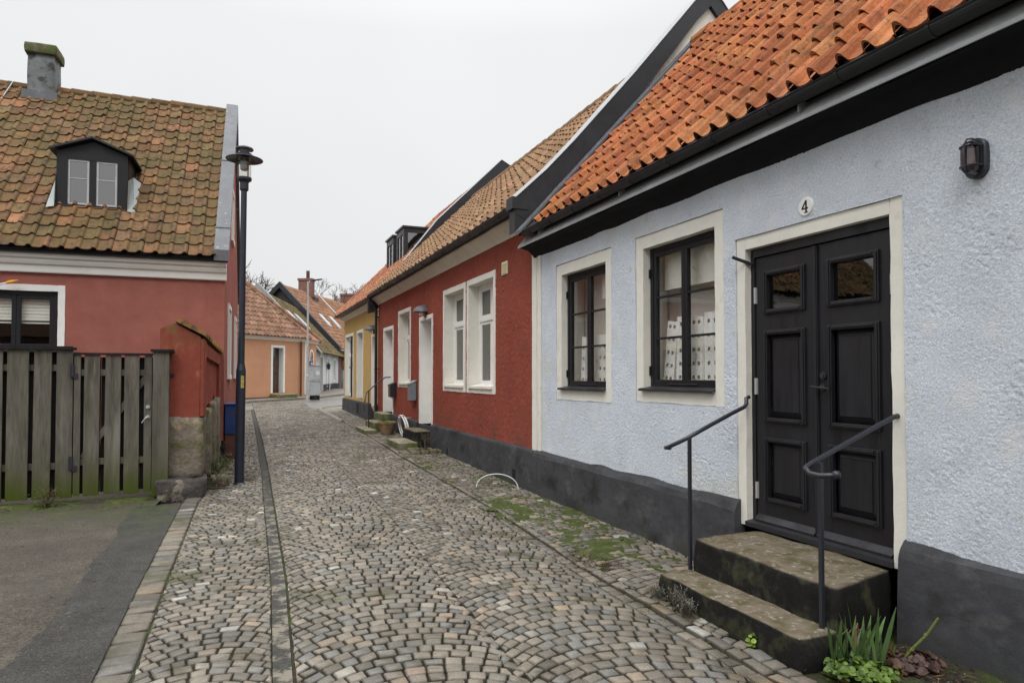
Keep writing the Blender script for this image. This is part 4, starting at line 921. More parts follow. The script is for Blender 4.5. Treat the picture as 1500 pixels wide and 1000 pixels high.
mb.build('gable_wall', M['lred'], LH)
mb = MB(); mb.box((-9, -6.7, 0), (0, -6.6, 3.6), LW); mb.box((-9, -6.6, .1), (-9.1, 0, 3.6), LW); mb.box((-9, -6.6, 3.4), (-.3, -.2, 3.5), LW); mb.build('rear_wall', M['lred'], LH)
mb = MB(); mb.box((-9, 0, -.1), (0.02, .035, .42), LW); mb.box((0, -6.7, -.1), (.035, .03, .38), LW); mb.build('plinth', M['stepd'], LH)
mb = MB(); mb.extr([(-.02, 3.335), (.05, 3.335), (.06, 3.35), (.06, 3.46), (.10, 3.48), (.115, 3.52), (.115, 3.56), (.16, 3.58), (.17, 3.65), (-.02, 3.68)], -9, .03, LW); mb.build('cornice', M['pwhite'], LH)
mb = MB(); mb.extr([(-.02, 3.68), (.22, 3.645), (.22, 3.70), (-.02, 3.9)], -9, .06, LW); mb.build('fascia', M['metal'], LH)
P0 = Vector(LW.p(0, .30, 3.72)); ld = Vector((*LW.es, 0)); inn = Vector((-LW.ed[0], -LW.ed[1], 0))
ms = (7.68-3.72)/3.65; up = (inn+Vector((0, 0, ms))).normalized(); LL = math.hypot(3.65, 3.96)
def kl(a, b):
    return True
tiles('roof', P0-ld*9.02, ld, up, 38, .234, 18, LL/18, .040, .022, PL, M['tilem'], LH, seed=44)
mb = MB(); q = [LW.p(-9, .28, 3.69), LW.p(0, .28, 3.69), LW.p(0, -3.35, 7.63), LW.p(-9, -3.35, 7.63)]; mb.face(q)
mb.face([LW.p(-9, -3.36, 7.64), LW.p(0, -3.36, 7.64), LW.p(0, -7, 3.6), LW.p(-9, -7, 3.6)]); mb.build('roof_underlay', M['dark'], LH)
ridge('ridge_tile', LW.p(-9, -3.38, 7.70), LW.p(-.18, -3.38, 7.70), .115, .37, PL, M['tilem'], LH)
mb = MB(); pr = [(-0.0+.30, 3.66), (.30, 3.86), (-3.35, 7.86), (-7.0, 3.86), (-7.0, 3.6), (-3.35, 7.52)]
mb.extr(pr, -.17, .075, LW); mb.box((-.185, -.9, 0), (-.18, -.8, .01), LW) if False else None
mb.build('verge_coping', M['greym'], LH)
mb = MB(); 
for f in (.12, .55): 
    a = LW.p(-.175, .30-3.65*f, 3.865+4.0*f); mb.bar(a, LW.p(.08, .30-3.65*f, 3.865+4.0*f), .02, .012)
mb.build('coping_seam', M['greym'], LH)
# window left
w = casement(LW, LWN[0], .06, LH, 'frameb', rows=2, fw=.07, sw=.065, tw=.105, trim='pwhite', glass='glass', sashes=3)
s0, s1, z0, z1 = LWN[0]
mb = MB(); 
for k in range(8): mb.box((s0+.1, -.17-.008*(k % 2), z1-.16-.055*k), (s1-.1, -.165-.008*(k % 2), z1-.11-.055*k), LW)
mb.box((s0+.1, -.18, z1-.13), (s1-.1, -.15, z1-.09), LW); mb.build('slatted_blind', M['blind'], w)
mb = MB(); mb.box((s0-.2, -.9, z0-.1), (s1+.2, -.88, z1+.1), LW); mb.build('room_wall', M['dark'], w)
for op in GWN:
    w = MB(); a, b, c, d = op
    w.box((a, .0, c), (b, .006, d), LG); wn = w.build('gable_window', M['curtain'], LH)
    mb = MB(); t_ = .09
    mb.box((a-t_, -.0, c-t_), (a, .03, d+t_), LG); mb.box((b, -.0, c-t_), (b+t_, .03, d+t_), LG); mb.box((a, 0, d), (b, .03, d+t_), LG); mb.box((a-.03, 0, c-t_), (b+.03, .05, c), LG); mb.build('trim', M['pwhite'], wn)
# dormer
def lroof(d): return 3.74+(.30-d)*ms
df = -.50; zb = lroof(df)-.03
a0, a1 = -2.80, -1.68; ze = zb+1.03; zp = ze+.21; am = (a0+a1)/2
mb = MB(); 
mb.face([LW.p(a0, df-.08, zb-.1), LW.p(a1, df-.08, zb-.1), LW.p(a1, df-.08, ze), LW.p(am, df-.08, zp), LW.p(a0, df-.08, ze)])
bk = .30-(ze-3.74)/ms-.05
for s in (a0, a1): mb.face([LW.p(s, df, zb-.1), LW.p(s, df, ze), LW.p(s, bk-.15, ze), LW.p(s, bk-.15, ze-.2)])
dm = mb.build('dormer', M['frameb'], LH)
mb = MB()
mb.box((a0, df-.08, zb-.08), (a0+.17, df, ze), LW); mb.box((a1-.17, df-.08, zb-.08), (a1, df, ze), LW); mb.box((a0+.17, df-.08, ze-.14), (a1-.17, df-.005, ze), LW); mb.box((a0+.17, df-.08, zb-.08), (a1-.17, df-.005, zb+.08), LW); mb.box((am-.055, df-.08, zb+.08), (am+.055, df-.01, ze-.14), LW)
mb.face([LW.p(a0, df-.02, ze), LW.p(a1, df-.02, ze), LW.p(am, df-.02, zp)])
mb.build('dormer_frame', M['frameb'], dm)
for k, (x0, x1) in enumerate(((a0+.17, am-.055), (am+.055, a1-.17))):
    mb = MB(); zc, zd = zb+.08, ze-.14; e = .034
    mb.box((x0, df-.05, zc), (x0+e, df-.022, zd), LW); mb.box((x1-e, df-.05, zc), (x1, df-.022, zd), LW); mb.box((x0+e, df-.05, zd-e), (x1-e, df-.022, zd), LW); mb.box((x0+e, df-.05, zc), (x1-e, df-.022, zc+e), LW); mb.box((x0+e, df-.05, (zc+zd)/2+.06), (x1-e, df-.022, (zc+zd)/2+.075), LW)
    mb.build('sash', M['zinc'], dm)
    mb = MB(); mb.box((x0+e, df-.04, zc+e), (x1-e, df-.037, zd-e), LW); mb.build('pane', M['mirglass'], dm)
mb = MB(); mb.face([LW.p(a0, df-.3, zb), LW.p(a1, df-.3, zb), LW.p(a1, df-.3, ze), LW.p(a0, df-.3, ze)]); mb.build('room_wall', M['rust'], dm)
mb = MB(); o = .10; zr_ = lambda z: .30-(z-3.74)/ms
for (s, z, s2, z2) in ((a0-o, ze-.02, am, zp+.03), (am, zp+.03, a1+o, ze-.02)):
    n = len(mb.v)
    for t_ in (0, .035): mb.v += [LW.p(s, df+.10, z+t_), LW.p(s2, df+.10, z2+t_), LW.p(s2, zr_(z2)-.12, z2+t_), LW.p(s, zr_(z)-.12, z+t_)]
    mb.addf(n, [(3, 2, 1, 0), (4, 5, 6, 7), (0, 1, 5, 4), (1, 2, 6, 5), (2, 3, 7, 6), (3, 0, 4, 7)])
mb.build('dormer_roof', M['greenm'] if False else M['metal'], dm)
for s, e in ((a0, -1), (a1, 1)):                                  # light metal aprons beside the cheeks
    mb = MB(); lo = lroof(df+.05)+.05; mb.face([LW.p(s+e*.01, df+.02, lo+.55), LW.p(s+e*.01, df-.5, lo+.75), LW.p(s+e*.13, df-.55, lroof(df-.55)+.07), LW.p(s+e*.13, df+.10, lroof(df+.10)+.05), LW.p(s+e*.01, df+.08, lo-.02)])
    mb.build('dormer_apron', M['greenm'], dm)
mb = MB(); mb.box((a0+.02, df-.02, zb-.10), (a1-.02, df+.06, zb-.06), LW); mb.build('dormer_sill', M['metal'], dm)
# chimney
rockmesh('chimney', (-4.0, 3.08, 7.3), (-3.50, 3.62, 8.34), M['chim'], LH, .006, .2, 3, Wall(LW.o, -1.8, -1)).name = 'chimney'
ch = [o for o in bpy.data.objects if o.name == 'chimney'][0]
rockmesh('chimney_cap', (-4.05, 3.02, 8.32), (-3.45, 3.68, 8.53), M['chimcap'], ch, .008, .1, 6, Wall(LW.o, -1.8, -1))
mb = MB(); mb.box((-4.06, -3.68, 7.34), (-3.43, -3.0, 7.52), LW); mb.build('chimney_flashing', M['greym'], ch)
mb = MB(); mb.tube([LW.p(-4.30, -.3-3.02, 7.75), LW.p(-4.44, -2.4, 6.62), LW.p(-4.62, -1.2, 5.35)], .012, 6); mb.build('roof_cable', M['zinc'], LH)
t = MB(); t.tube([LW.p(-4.6, .12, 2.75), LW.p(-3.30, .12, 3.14)], .013, 8); t_ = thing('pennant_pole', 'thin white pole with an orange tip pointing up beside the window above the fence', 'pole', LW.p(-4.0, .12, 2.9)); t.build('pole', M['pwhite'], t_)
t = MB(); t.tube([LW.p(-3.33, .12, 3.13), LW.p(-3.27, .12, 3.15), LW.p(-3.16, .12, 3.185)], [.02, .033, .006], 10); t.build('tip', M['orangep'], t_)

# ------------------------------------------------------------------ garden wall with its stone base
t = thing('garden_wall', 'short red plastered garden wall with tiled coping on a rough stone base beside the fence', 'wall', (-.7, 10.3, 0))
mb = MB(); E0 = [(-.99, 10.2), (-.49, 10.2), (-.345, 13.52), (-.95, 13.52)]
def wz(x, y): return 2.16+max(0, (-.5-x))*.55-(y-10.2)*.045
n = 16; b0 = 0; V = []
for i in range(n+1):
    f = i/n; xl_, xr_ = -.98+.0*f, -.49+.145*f; y = 10.2+3.32*f; zt = 2.15-.13*f
    for (x, z) in ((xl_, .9), (xl_, zt+.08), (xl_+.18, zt+.16), (xr_, zt-.02), (xr_, 1.02+.06*math.sin(i*1.3)+.02*(i % 3)+.25*f)):
        mb.v.append((x+random.uniform(-.004, .004), y, z+random.uniform(-.004, .004)))
fs = []
for i in range(n):
    for k in range(5): fs.append((i*5+k, i*5+(k+1) % 5, (i+1)*5+(k+1) % 5, (i+1)*5+k))
mb.addf(0, fs+[(0, 1, 2, 3, 4), tuple(n*5+k for k in (4, 3, 2, 1, 0))]); mb.build('plaster', M['pier'], t)
mb = MB()
for (a, b, c, d) in ((10.2, 10.62, 1.05, 2.10), (10.62, 13.4, 1.88, 2.06), (13.1, 13.45, 1.15, 1.9)):
    x = lambda y: -.49+.145*(y-10.2)/3.32
    n0 = len(mb.v)
    for z in (c, d):
        for (y, o) in ((a, .003), (a, .045), (b, .045), (b, .003)): mb.v.append((x(y)+o, y, z-(y-10.2)*.03))
    mb.addf(n0, [(0, 1, 2, 3), (7, 6, 5, 4), (0, 1, 5, 4), (1, 2, 6, 5), (2, 3, 7, 6), (3, 0, 4, 7)])
mb.build('pier', M['pier'], t)
rr = random.Random(8); mb = MB(); MP = [(.38, .22, .07), (.33, .17, .06), (.28, .20, .06), (.42, .25, .08)]
for i in range(11):                                                 # overlapping coping tiles
    f = i/11; y = 10.16+3.35*f; x0_, x1_ = -.80, -.42+.15*f; z = 2.33-.13*f; k = rr.gauss(1, .1); col = tuple(c*k for c in rr.choice(MP)); z1_ = 2.155-.13*f
    n0 = len(mb.v)
    for yy, lf in ((y-.01, .024), (y+.33, .0)):
        for (x, zz) in ((x0_, z), (x0_+.09, z+.012), (x1_-.1, z1_+.07), (x1_, z1_+.02), (x1_, z1_-.045), (x0_, z-.022)): mb.v.append((x, yy, zz+lf))
    mb.addf(n0, [(k_, (k_+1) % 6, 6+(k_+1) % 6, 6+k_) for k_ in range(6)]+[tuple(range(6)), tuple(range(11, 5, -1))], col)
mb.build('coping', M['tilem'], t)
mb = MB(); mb.box((-.99, 10.165, 1.60), (-.80, 10.197, 1.635)); mb.build('iron_strap', M['metal'], t)
rockmesh('stone_base', (-1.0, 10.16, .18), (-.44, 11.0, 1.06), M['stone'], t, .045, .1, 61)
rockmesh('stone_base', (-.98, 10.95, .05), (-.38, 11.9, 1.12), M['stone'], t, .055, .1, 64)
rockmesh('stone_base', (-.96, 11.85, .03), (-.34, 12.75, 1.20), M['stone'], t, .05, .1, 68)
rockmesh('stone_base', (-.96, 12.6, .03), (-.30, 13.5, 1.24), M['stone'], t, .05, .1, 63)
t = rockmesh('boulder', (-1.0, 9.93, -.08), (-.40, 10.6, .24), M['stoned'], None, .05, .09, 71); tag(t, 'dark flat boulder under the corner of the garden wall beside the fence', 'rock')
t = rockmesh('boulder', (-.38, 10.75, -.08), (-.12, 11.2, .13), M['stone'], None, .04, .09, 75); tag(t, 'small mossy boulder on the dirt between the garden wall and the lamp post', 'rock')

# dirt at the foot of the wall
gx, gy = np.meshgrid(np.arange(-.62, .0, .02), np.arange(10.45, 14.2, .02), indexing='ij')
z = gz(gy)+.0+.05*np.clip((-.12-gx)/.3, -1.2, 1)+.03*vnoise(gx*6, gy*6, 3)+.02*vnoise(gx*22, gy*22, 5)
i, j = np.meshgrid(np.arange(gx.shape[0]-1), np.arange(gx.shape[1]-1), indexing='ij'); i = i.ravel(); j = j.ravel(); n_ = gx.shape[1]
tag(npmesh('dirt_bed', np.stack([gx, gy, z], -1).reshape(-1, 3), np.stack([i*n_+j, (i+1)*n_+j, (i+1)*n_+j+1, i*n_+j+1], -1), M['bed'], smooth=True), 'dark dirt bed along the foot of the garden wall', 'dirt', kind='stuff')
# blue cabinet
t = thing('utility_cabinet', 'small blue utility cabinet on a red brown base at the corner of the left house', 'cabinet', (-.14, 13.9, .2))
mb = MB(); mb.box((-.235, 13.62, .52), (-.015, 14.3, 1.06)); mb.build('cabinet_body', M['cabb'], t, bevel=.012)
mb = MB(); mb.box((-.23, 13.635, .10), (-.03, 14.28, .517)); mb.build('base', M['rust'], t, bevel=.006)
mb = MB(); mb.box((-.245, 13.60, 1.06), (-.0, 14.32, 1.085)); mb.build('lid', M['cabb'], t, bevel=.006)

# ------------------------------------------------------------------ fence, gate, post
def boards(mb, xs, y, z0, z1, th=.024, jit=.012):
    for (a, b) in xs:
        n0 = len(mb.v); zz0 = z0+random.uniform(-jit, jit); dx = random.uniform(-.004, .004); r = random.uniform(-.004, .004); seg = 5
        for k in range(seg+1):
            f = k/seg; z = zz0+(z1-zz0)*f
            for (x, yy) in ((a, y-th/2), (b, y-th/2), (b, y+th/2), (a, y+th/2)): mb.v.append((x+dx*(1-f)+random.uniform(-.0015, .0015), yy+r*f+random.uniform(-.002, .002), z))
        mb.addf(n0, [(k*4+i, k*4+(i+1) % 4, k*4+4+(i+1) % 4, k*4+4+i) for k in range(seg) for i in range(4)]+[(3, 2, 1, 0), (seg*4, seg*4+1, seg*4+2, seg*4+3)])
t = thing('wooden_fence', 'weathered grey vertical board fence with algae at its foot, left of the gate', 'fence', (-2.8, 10.15, 0))
fx = [(-2.656, -2.43), (-2.376, -2.188), (-2.137, -1.957)]; x = -2.70; 
for w_, g_ in ((.19, .05), (.2, .055), (.18, .05), (.21, .05), (.19, .06), (.2, .05), (.2, .05), (.19, .05), (.2, .06), (.18, .05), (.2, .05), (.21, .05), (.19, .05), (.2, .05), (.2, .06), (.19, .05), (.2, .05), (.2, .05), (.19, .05), (.21, .05), (.2, .05), (.2, .05), (.19, .05), (.2, .05)): fx.append((x-w_, x)); x -= w_+g_
mb = MB(); boards(mb, fx, 10.14, .05, 1.925); mb.build('board', M['wood'], t, bevel=.003)
mb = MB(); boards(mb, [(a-.05, a+.02) for a, b in fx]+[(b-.02, b+.05) for a, b in fx], 10.235, .08, 1.90); mb.build('back_board', M['woodd'], t)
mb = MB(); mb.box((-9.3, 10.16, 1.66), (-1.95, 10.20, 1.74)); mb.box((-9.3, 10.16, .42), (-1.95, 10.20, .50)); mb.build('cross_rail', M['wood'], t)
mb = MB(); mb.box((-9.3, 10.09, 1.928), (-1.945, 10.27, 1.96)); mb.box((-9.3, 10.105, 1.96), (-1.98, 10.25, 1.972)); mb.build('cap_board', M['cap'], t)
t = thing('wooden_gate', 'weathered board gate with steel handle and moss green lower edge between fence and post', 'gate', (-1.5, 10.15, 0))
gxs = [(-1.945, -1.872), (-1.833, -1.659), (-1.598, -1.42), (-1.381, -1.209), (-1.153, -1.062)]
mb = MB(); boards(mb, gxs, 10.13, .075, 1.865, jit=.008); mb.build('board', M['wood'], t, bevel=.003)
mb = MB(); boards(mb, [(a-.055, a+.015) for a, b in gxs[1:]]+[(b-.01, b+.0) for a, b in gxs], 10.215, .10, 1.84); mb.build('back_board', M['woodd'], t)
mb = MB(); mb.box((-1.94, 10.146, 1.60), (-1.07, 10.185, 1.68)); mb.box((-1.94, 10.146, .46), (-1.07, 10.185, .54)); mb.bar((-1.85, 10.166, .55), (-1.12, 10.166, 1.60), .07, .036, (0, 1, 0)); mb.build('brace', M['wood'], t)
mb = MB(); mb.box((-1.945, 10.10, 1.868), (-1.062, 10.21, 1.893)); mb.build('cap_board', M['cap'], t)
mb = MB(); mb.tube([(-1.105, 10.115, 1.19), (-1.105, 10.105, 1.19)], .026, 14); mb.tube([(-1.105, 10.106, 1.19), (-1.105, 10.098, 1.19)], .014, 12); mb.build('lock', M['zinc'], t)
mb = MB(); mb.tube([(-1.105, 10.115, 1.06), (-1.105, 10.105, 1.06)], .025, 14); mb.tube([(-1.105, 10.105, 1.06), (-1.105, 10.075, 1.06), (-1.13, 10.07, 1.045), (-1.17, 10.072, .985)], [.009, .009, .009, .007], 8); mb.build('handle', M['zinc'], t)
for z in (1.66, .49):
    mb = MB(); mb.box((-1.99, 10.108, z-.085), (-1.955, 10.122, z+.085)); mb.tube([(-1.951, 10.112, z-.07), (-1.951, 10.112, z+.07)], .012, 8); mb.box((-1.947, 10.108, z-.10), (-1.90, 10.117, z-.03)); mb.build('gate_hinge', M['iron'], t)
t = thing('gate_post', 'square weathered gate post with black cap between the gate and the red garden wall', 'post', (-.95, 10.1, 0))
mb = MB(); boards(mb, [(-1.045, -.855)], 10.10, .03, 1.91, .13, 0); mb.build('post', M['wood'], t, bevel=.004)
mb = MB(); mb.box((-1.07, 10.005, 1.912), (-.805, 10.20, 1.945)); mb.build('post_cap', M['cap'], t)

# ------------------------------------------------------------------ lamp post
t = thing('street_lamp', 'tall dark post top street lamp with wide flat shade beside the cobbled verge', 'street lamp', (.03, 10.81, 0))
mb = MB(); mb.lathe((.018, 10.81, -.02), [(.11, 0), (.10, .03), (.078, .05), (.068, .06), (.068, 1.70), (.060, 1.74), (.050, 1.79), (.048, 1.85), (.044, 3.2), (.042, 4.40)], 20)
v = mb.v; mb.v = [(x+.028*max(0, z)/4.4, y, z) for x, y, z in v]; mb.build('pole', M['pole'], t, smooth=False)
hx, hy = .048, 10.81
mb = MB(); mb.lathe((hx, hy, 0), [(.058, 4.34), (.062, 4.36), (.062, 4.455), (.075, 4.475), (.098, 4.485), (.105, 4.50), (.105, 4.53), (.095, 4.532)], 20); mb.build('socket', M['pole'], t)
mb = MB(); mb.lathe((hx, hy, 0), [(.094, 4.53), (.098, 4.80)], 24); mb.build('glass_cylinder', M['lampglass'], t, smooth=False)
mb = MB(); mb.lathe((hx, hy, 0), [(.045, 4.64), (.058, 4.66), (.058, 4.78), (.05, 4.80)], 16); mb.build('louvre', M['zinc'], t)
mb = MB(); mb.lathe((hx, hy, 0), [(.03, 4.83), (.10, 4.838), (.255, 4.795), (.262, 4.797), (.262, 4.803), (.18, 4.838), (.11, 4.868), (.11, 4.882), (.03, 4.885)], 32); mb.build('shade', M['pole'], t)
mb = MB(); mb.lathe((hx, hy, 0), [(.08, 4.88), (.08, 4.95), (.075, 4.95)], 20); mb.build('neck_glass', M['lampglass'], t)
mb = MB(); mb.lathe((hx, hy, 0), [(.124, 4.945), (.128, 4.955), (.12, 4.972), (.07, 4.992), (.015, 5.0)], 24); mb.build('cap', M['pole'], t)
for k in range(3):
    a = k*2*PI/3-1.15; mb = MB(); mb.tube([(hx+.101*math.cos(a), hy+.101*math.sin(a), 4.5), (hx+.101*math.cos(a), hy+.101*math.sin(a), 4.95)], .006, 6); mb.build('strut', M['pole'], t)
mb = MB(); mb.box((.018+.028*.3, 10.738, 1.42), (.07, 10.75, 1.60)); mb.build('sticker', M['sticker'], t)
# ------------------------------------------------------------------ FAR END OF THE LANE
PF = [(.25, .145, .095), (.225, .13, .085), (.28, .165, .11), (.21, .12, .08)]
PF2 = [(.26, .14, .085), (.235, .125, .075), (.28, .155, .095)]
PM = [(.20, .15, .075), (.17, .135, .065), (.22, .17, .09), (.16, .11, .06)]
OW = Wall((-.27, 34.6), 45)
OR_ = thing('orange_house', 'orange plastered corner house with brown door and hipped roof ending the lane', 'house', OW.p(2, -2, .4))
wall_sheet('wall', OW, -6, 5.0, .2, 3.42, [(2.60, 3.35, .72, 3.02)], M['orange'], OR_, step=.5)
CHo = OW.p(5.0, 0, 0); CW = Wall((CHo[0], CHo[1]), 70.7)
wall_sheet('side_wall', CW, 0, 2.6, .2, 3.42, [(1.05, 1.75, 1.3, 2.7)], M['orange'], OR_, step=.4)
mb = MB(); mb.box((-6, -6.5, 0), (5.0, -6.3, 3.4), OW); mb.box((-6, -6.3, 0), (-5.8, -.05, 3.4), OW); mb.box((-6, -6, 3.40), (5.0, -.05, 3.45), OW); mb.build('rear_wall', M['orange'], OR_)
mb = MB(); mb.box((-6, 0, .2), (2.35, .04, .53), OW); mb.box((3.55, 0, .2), (5.0, .04, .53), OW); mb.box((0, 0, .2), (2.6, .03, .6), CW); mb.build('plinth', M['dado'], OR_)
pr = [(-.02, 3.38), (.05, 3.38), (.08, 3.46), (.14, 3.50), (.17, 3.58), (-.02, 3.60)]
mb = MB(); mb.extr(pr, -6, 5.12, OW); mb.extr(pr, 0, 2.65, CW); mb.build('cornice', M['cream'], OR_)
mb = MB(); mb.box((-.02, .0, .5), (.34, .025, 3.38), CW); mb.build('corner_trim', M['trim'], OR_)
mb = MB(); mb.box((2.60, -.30, .72), (3.35, -.27, 3.02), OW); d = mb.build('door', M['brown'], OR_); frame_band('trim', OW, 2.60, 3.35, .72, 3.02, .12, M['pwhite'], d, proud=.03, depth=.3, bottom=False)
mb = MB(); mb.box((2.64, -.27, 2.55), (3.31, -.265, 2.98), OW); mb.build('fanlight', M['glassd'], d)
mb = MB(); mb.box((2.66, -.27, .85), (3.3, -.255, 1.6), OW); mb.box((2.66, -.27, 1.7), (3.3, -.255, 2.45), OW); mb.build('panel', M['brown'], d, bevel=.006)
mb = MB(); a, b, c, d_ = 1.05, 1.75, 1.3, 2.7
mb.box((a, -.15, c), (b, -.13, d_), CW); w = mb.build('arched_window', M['curtain'], OR_)
mb = MB(); ar = [( (a+b)/2+.35*math.cos(t_), d_-.1+.35*math.sin(t_)) for t_ in np.linspace(PI, 0, 9)]; ar = [(a, c)]+ar+[(b, c)]; ou = [((a+b)/2+(x-(a+b)/2)*1.4, z if z <= c else z+.12*(z > d_-.05)) for x, z in ar]
for (p, q), (p2, q2), (r_, s_), (r2, s2) in zip(ar[:-1], ar[1:], ou[:-1], ou[1:]): mb.face([CW.p(p, .03, q), CW.p(p2, .03, q2), CW.p(r2, .03, s2), CW.p(r_, .03, s_)])
mb.build('trim', M['pwhite'], w, recalc=False)
mb = MB(); mb.tube([OW.p(4.62, .10, 3.4), OW.p(4.62, .09, .5)], .05, 8); mb.build('downpipe', M['brown'], OR_)
apex = Vector(OW.p(1.85, -3.1, 7.55)); eA = Vector(OW.p(-6, .25, 3.58)); eB = Vector(OW.p(5.28, .25, 3.58)); eC = Vector(CW.p(2.85, .22, 3.58))
al = Vector((*OW.es, 0)); inn = Vector((-OW.ed[0], -OW.ed[1], 0)); mso = (7.55-3.58)/3.35; up = (inn+Vector((0, 0, mso))).normalized(); Lo = math.hypot(3.35, 3.97)
hs = 5.28-1.85
tiles('roof', eA, al, up, 45, .25, 16, Lo/16, .045, .028, PF, M['tile'], OR_, seed=51, keep=lambda a, b: a < 11.28-hs*b/Lo+.12)
mb = MB(); mb.face([eA, eB, apex, Vector(OW.p(-6, -3.1, 7.55))]); mb.face([eB, eC, apex]); mb.face([eC, Vector(OW.p(2.5, -6.6, 3.58)), apex]); mb.face([apex, Vector(OW.p(-6, -3.1, 7.55)), Vector(OW.p(-6, -6.6, 3.58)), Vector(OW.p(2.5, -6.6, 3.58))])
mb.v = [(x, y, z-.03) for x, y, z in mb.v]; mb.build('roof_underlay', M['tilet'] if False else mat('clay_underlay', (.30, .14, .09), .9, noise=((6, .3),)), OR_)
ridge('hip_tile', eC+Vector((0, 0, .06)), apex+Vector((0, 0, .06)), .13, .40, PF, M['tile'], OR_); ridge('hip_tile', eB+Vector((0, 0, .05)), apex+Vector((0, 0, .05)), .10, .40, PF, M['tile'], OR_)
ridge('ridge_tile', OW.p(-6, -3.1, 7.6), OW.p(1.85, -3.1, 7.6), .12, .4, PF, M['tile'], OR_)
t = rockmesh('door_steps', (2.35, .02, .3), (3.65, .75, .68), M['stepm'], None, .02, .15, 80, Wall(OW.o, 45)); tag(t, 'mossy stone step at the brown door of the orange house', 'steps')

# white cottage with mossy roof, running away up the side street
CWL = Wall((4.25, 42.2), 75)
WC = thing('white_cottage', 'low white cottage with mossy roof between the orange house and the far red house', 'house', CWL.p(5, -2, .5))
wall_sheet('wall', CWL, -.3, 11, .4, 3.05, [(1.4, 2.5, .65, 2.75), (7.3, 8.3, 1.3, 2.7), (4.6, 5.4, .65, 2.7)], mat('cottage_white', (.62, .64, .66), .85, noise=((2, .08),)), WC, step=.5)
mb = MB(); mb.box((-.3, -6.4, 0), (11, -6.2, 3.0), CWL); mb.extr([(0, 0), (0, 3.05), (-3.1, 6.4), (-6.2, 3.05), (-6.2, 0)], -.3, -.1, CWL); mb.extr([(0, 0), (0, 3.05), (-3.1, 6.4), (-6.2, 3.05), (-6.2, 0)], 10.8, 11, CWL); mb.build('end_wall', M['cream'], WC)
mb = MB(); mb.box((2.6, 0, .3), (11, .05, 1.05), CWL); mb.build('plinth', M['dado'], WC)
mb = MB(); mb.box((1.4, -.25, .65), (2.5, -.2, 2.75), CWL); d = mb.build('door', M['rust'], WC); frame_band('trim', CWL, 1.4, 2.5, .65, 2.75, .2, M['pwhite'], d, proud=.05, depth=.25, bottom=False)
mb = MB(); mb.box((4.6, -.25, .65), (5.4, -.2, 2.7), CWL); d = mb.build('door', M['pwhite'], WC); frame_band('trim', CWL, 4.6, 5.4, .65, 2.7, .3, M['pwhite'], d, proud=.05, depth=.25, bottom=False)
mb = MB(); mb.box((7.3, -.2, 1.3), (8.3, -.16, 2.7), CWL); d = mb.build('window', M['curtain'], WC); frame_band('trim', CWL, 7.3, 8.3, 1.3, 2.7, .18, M['pwhite'], d, proud=.05, depth=.2)
P0 = Vector(CWL.p(-.6, .45, 2.95)); al = Vector((*CWL.es, 0)); inn = Vector((-CWL.ed[0], -CWL.ed[1], 0)); msw = (6.6-2.95)/3.55; up = (inn+Vector((0, 0, msw))).normalized(); Lw = math.hypot(3.55, 3.65)
tiles('roof', P0, al, up, 48, .25, 16, Lw/16, .045, .028, PM, M['tilem'], WC, seed=61)
mb = MB(); mb.face([CWL.p(-.6, .45, 2.92), CWL.p(11.4, .45, 2.92), CWL.p(11.4, -3.1, 6.57), CWL.p(-.6, -3.1, 6.57)]); mb.face([CWL.p(-.6, -6.6, 2.9), CWL.p(11.4, -6.6, 2.9), CWL.p(11.4, -3.1, 6.59), CWL.p(-.6, -3.1, 6.59)]); mb.build('roof_underlay', M['dark'], WC)
mb = MB(); mb.extr([(.48, 2.98), (-.3, 3.9), (-3.1, 6.95), (-3.9, 6.2), (-3.1, 6.3), (.48, 2.88)], -1.15, -.55, CWL); mb.build('verge_coping', M['greenm'], WC)
def skylight(W, s, d0, z0, sl, par, w=.75, l=1.1, m='zinc'):
    mb = MB(); 
    for k in range(2): pass
    f = lambda t: (d0-t*1/math.hypot(1, sl)*l, z0+t*sl/math.hypot(1, sl)*l)
    (da, za), (db, zb_) = f(0), f(1)
    mb.extr([(da, za+.02), (da, za+.14), (db, zb_+.14), (db, zb_+.02)], s, s+w, W); o = mb.build('skylight', M['zinc'], par)
    mb = MB(); mb.extr([(da-.08, za+.08+.075), (da-.08, za+.16+.075), (db+.08, zb_+.06), (db+.08, zb_-.02)], s+.08, s+w-.08, W); mb.v = [(x, y, z+.02) for x, y, z in mb.v]; mb.build('skylight_glass', M['lightm'], o)
for s in (.6, 3.2): skylight(CWL, s, -1.0, 2.95+msw*1.45+.1, msw, WC, .9, 1.3)
mb = MB(); mb.lathe(CWL.p(4.2, .16, 2.0), [(.05, .0), (.09, .05), (.11, .3), (.14, .32), (.02, .42)], 8); t = thing('wall_lantern', 'small dark wall lantern between the doors of the white cottage', 'lantern', CWL.p(4.2, .1, 2.0)); mb.build('lantern_body', M['iron'], t); mb = MB(); mb.bar(CWL.p(4.2, 0, 2.45), CWL.p(4.2, .18, 2.45), .03, .03); mb.build('bracket', M['iron'], t)

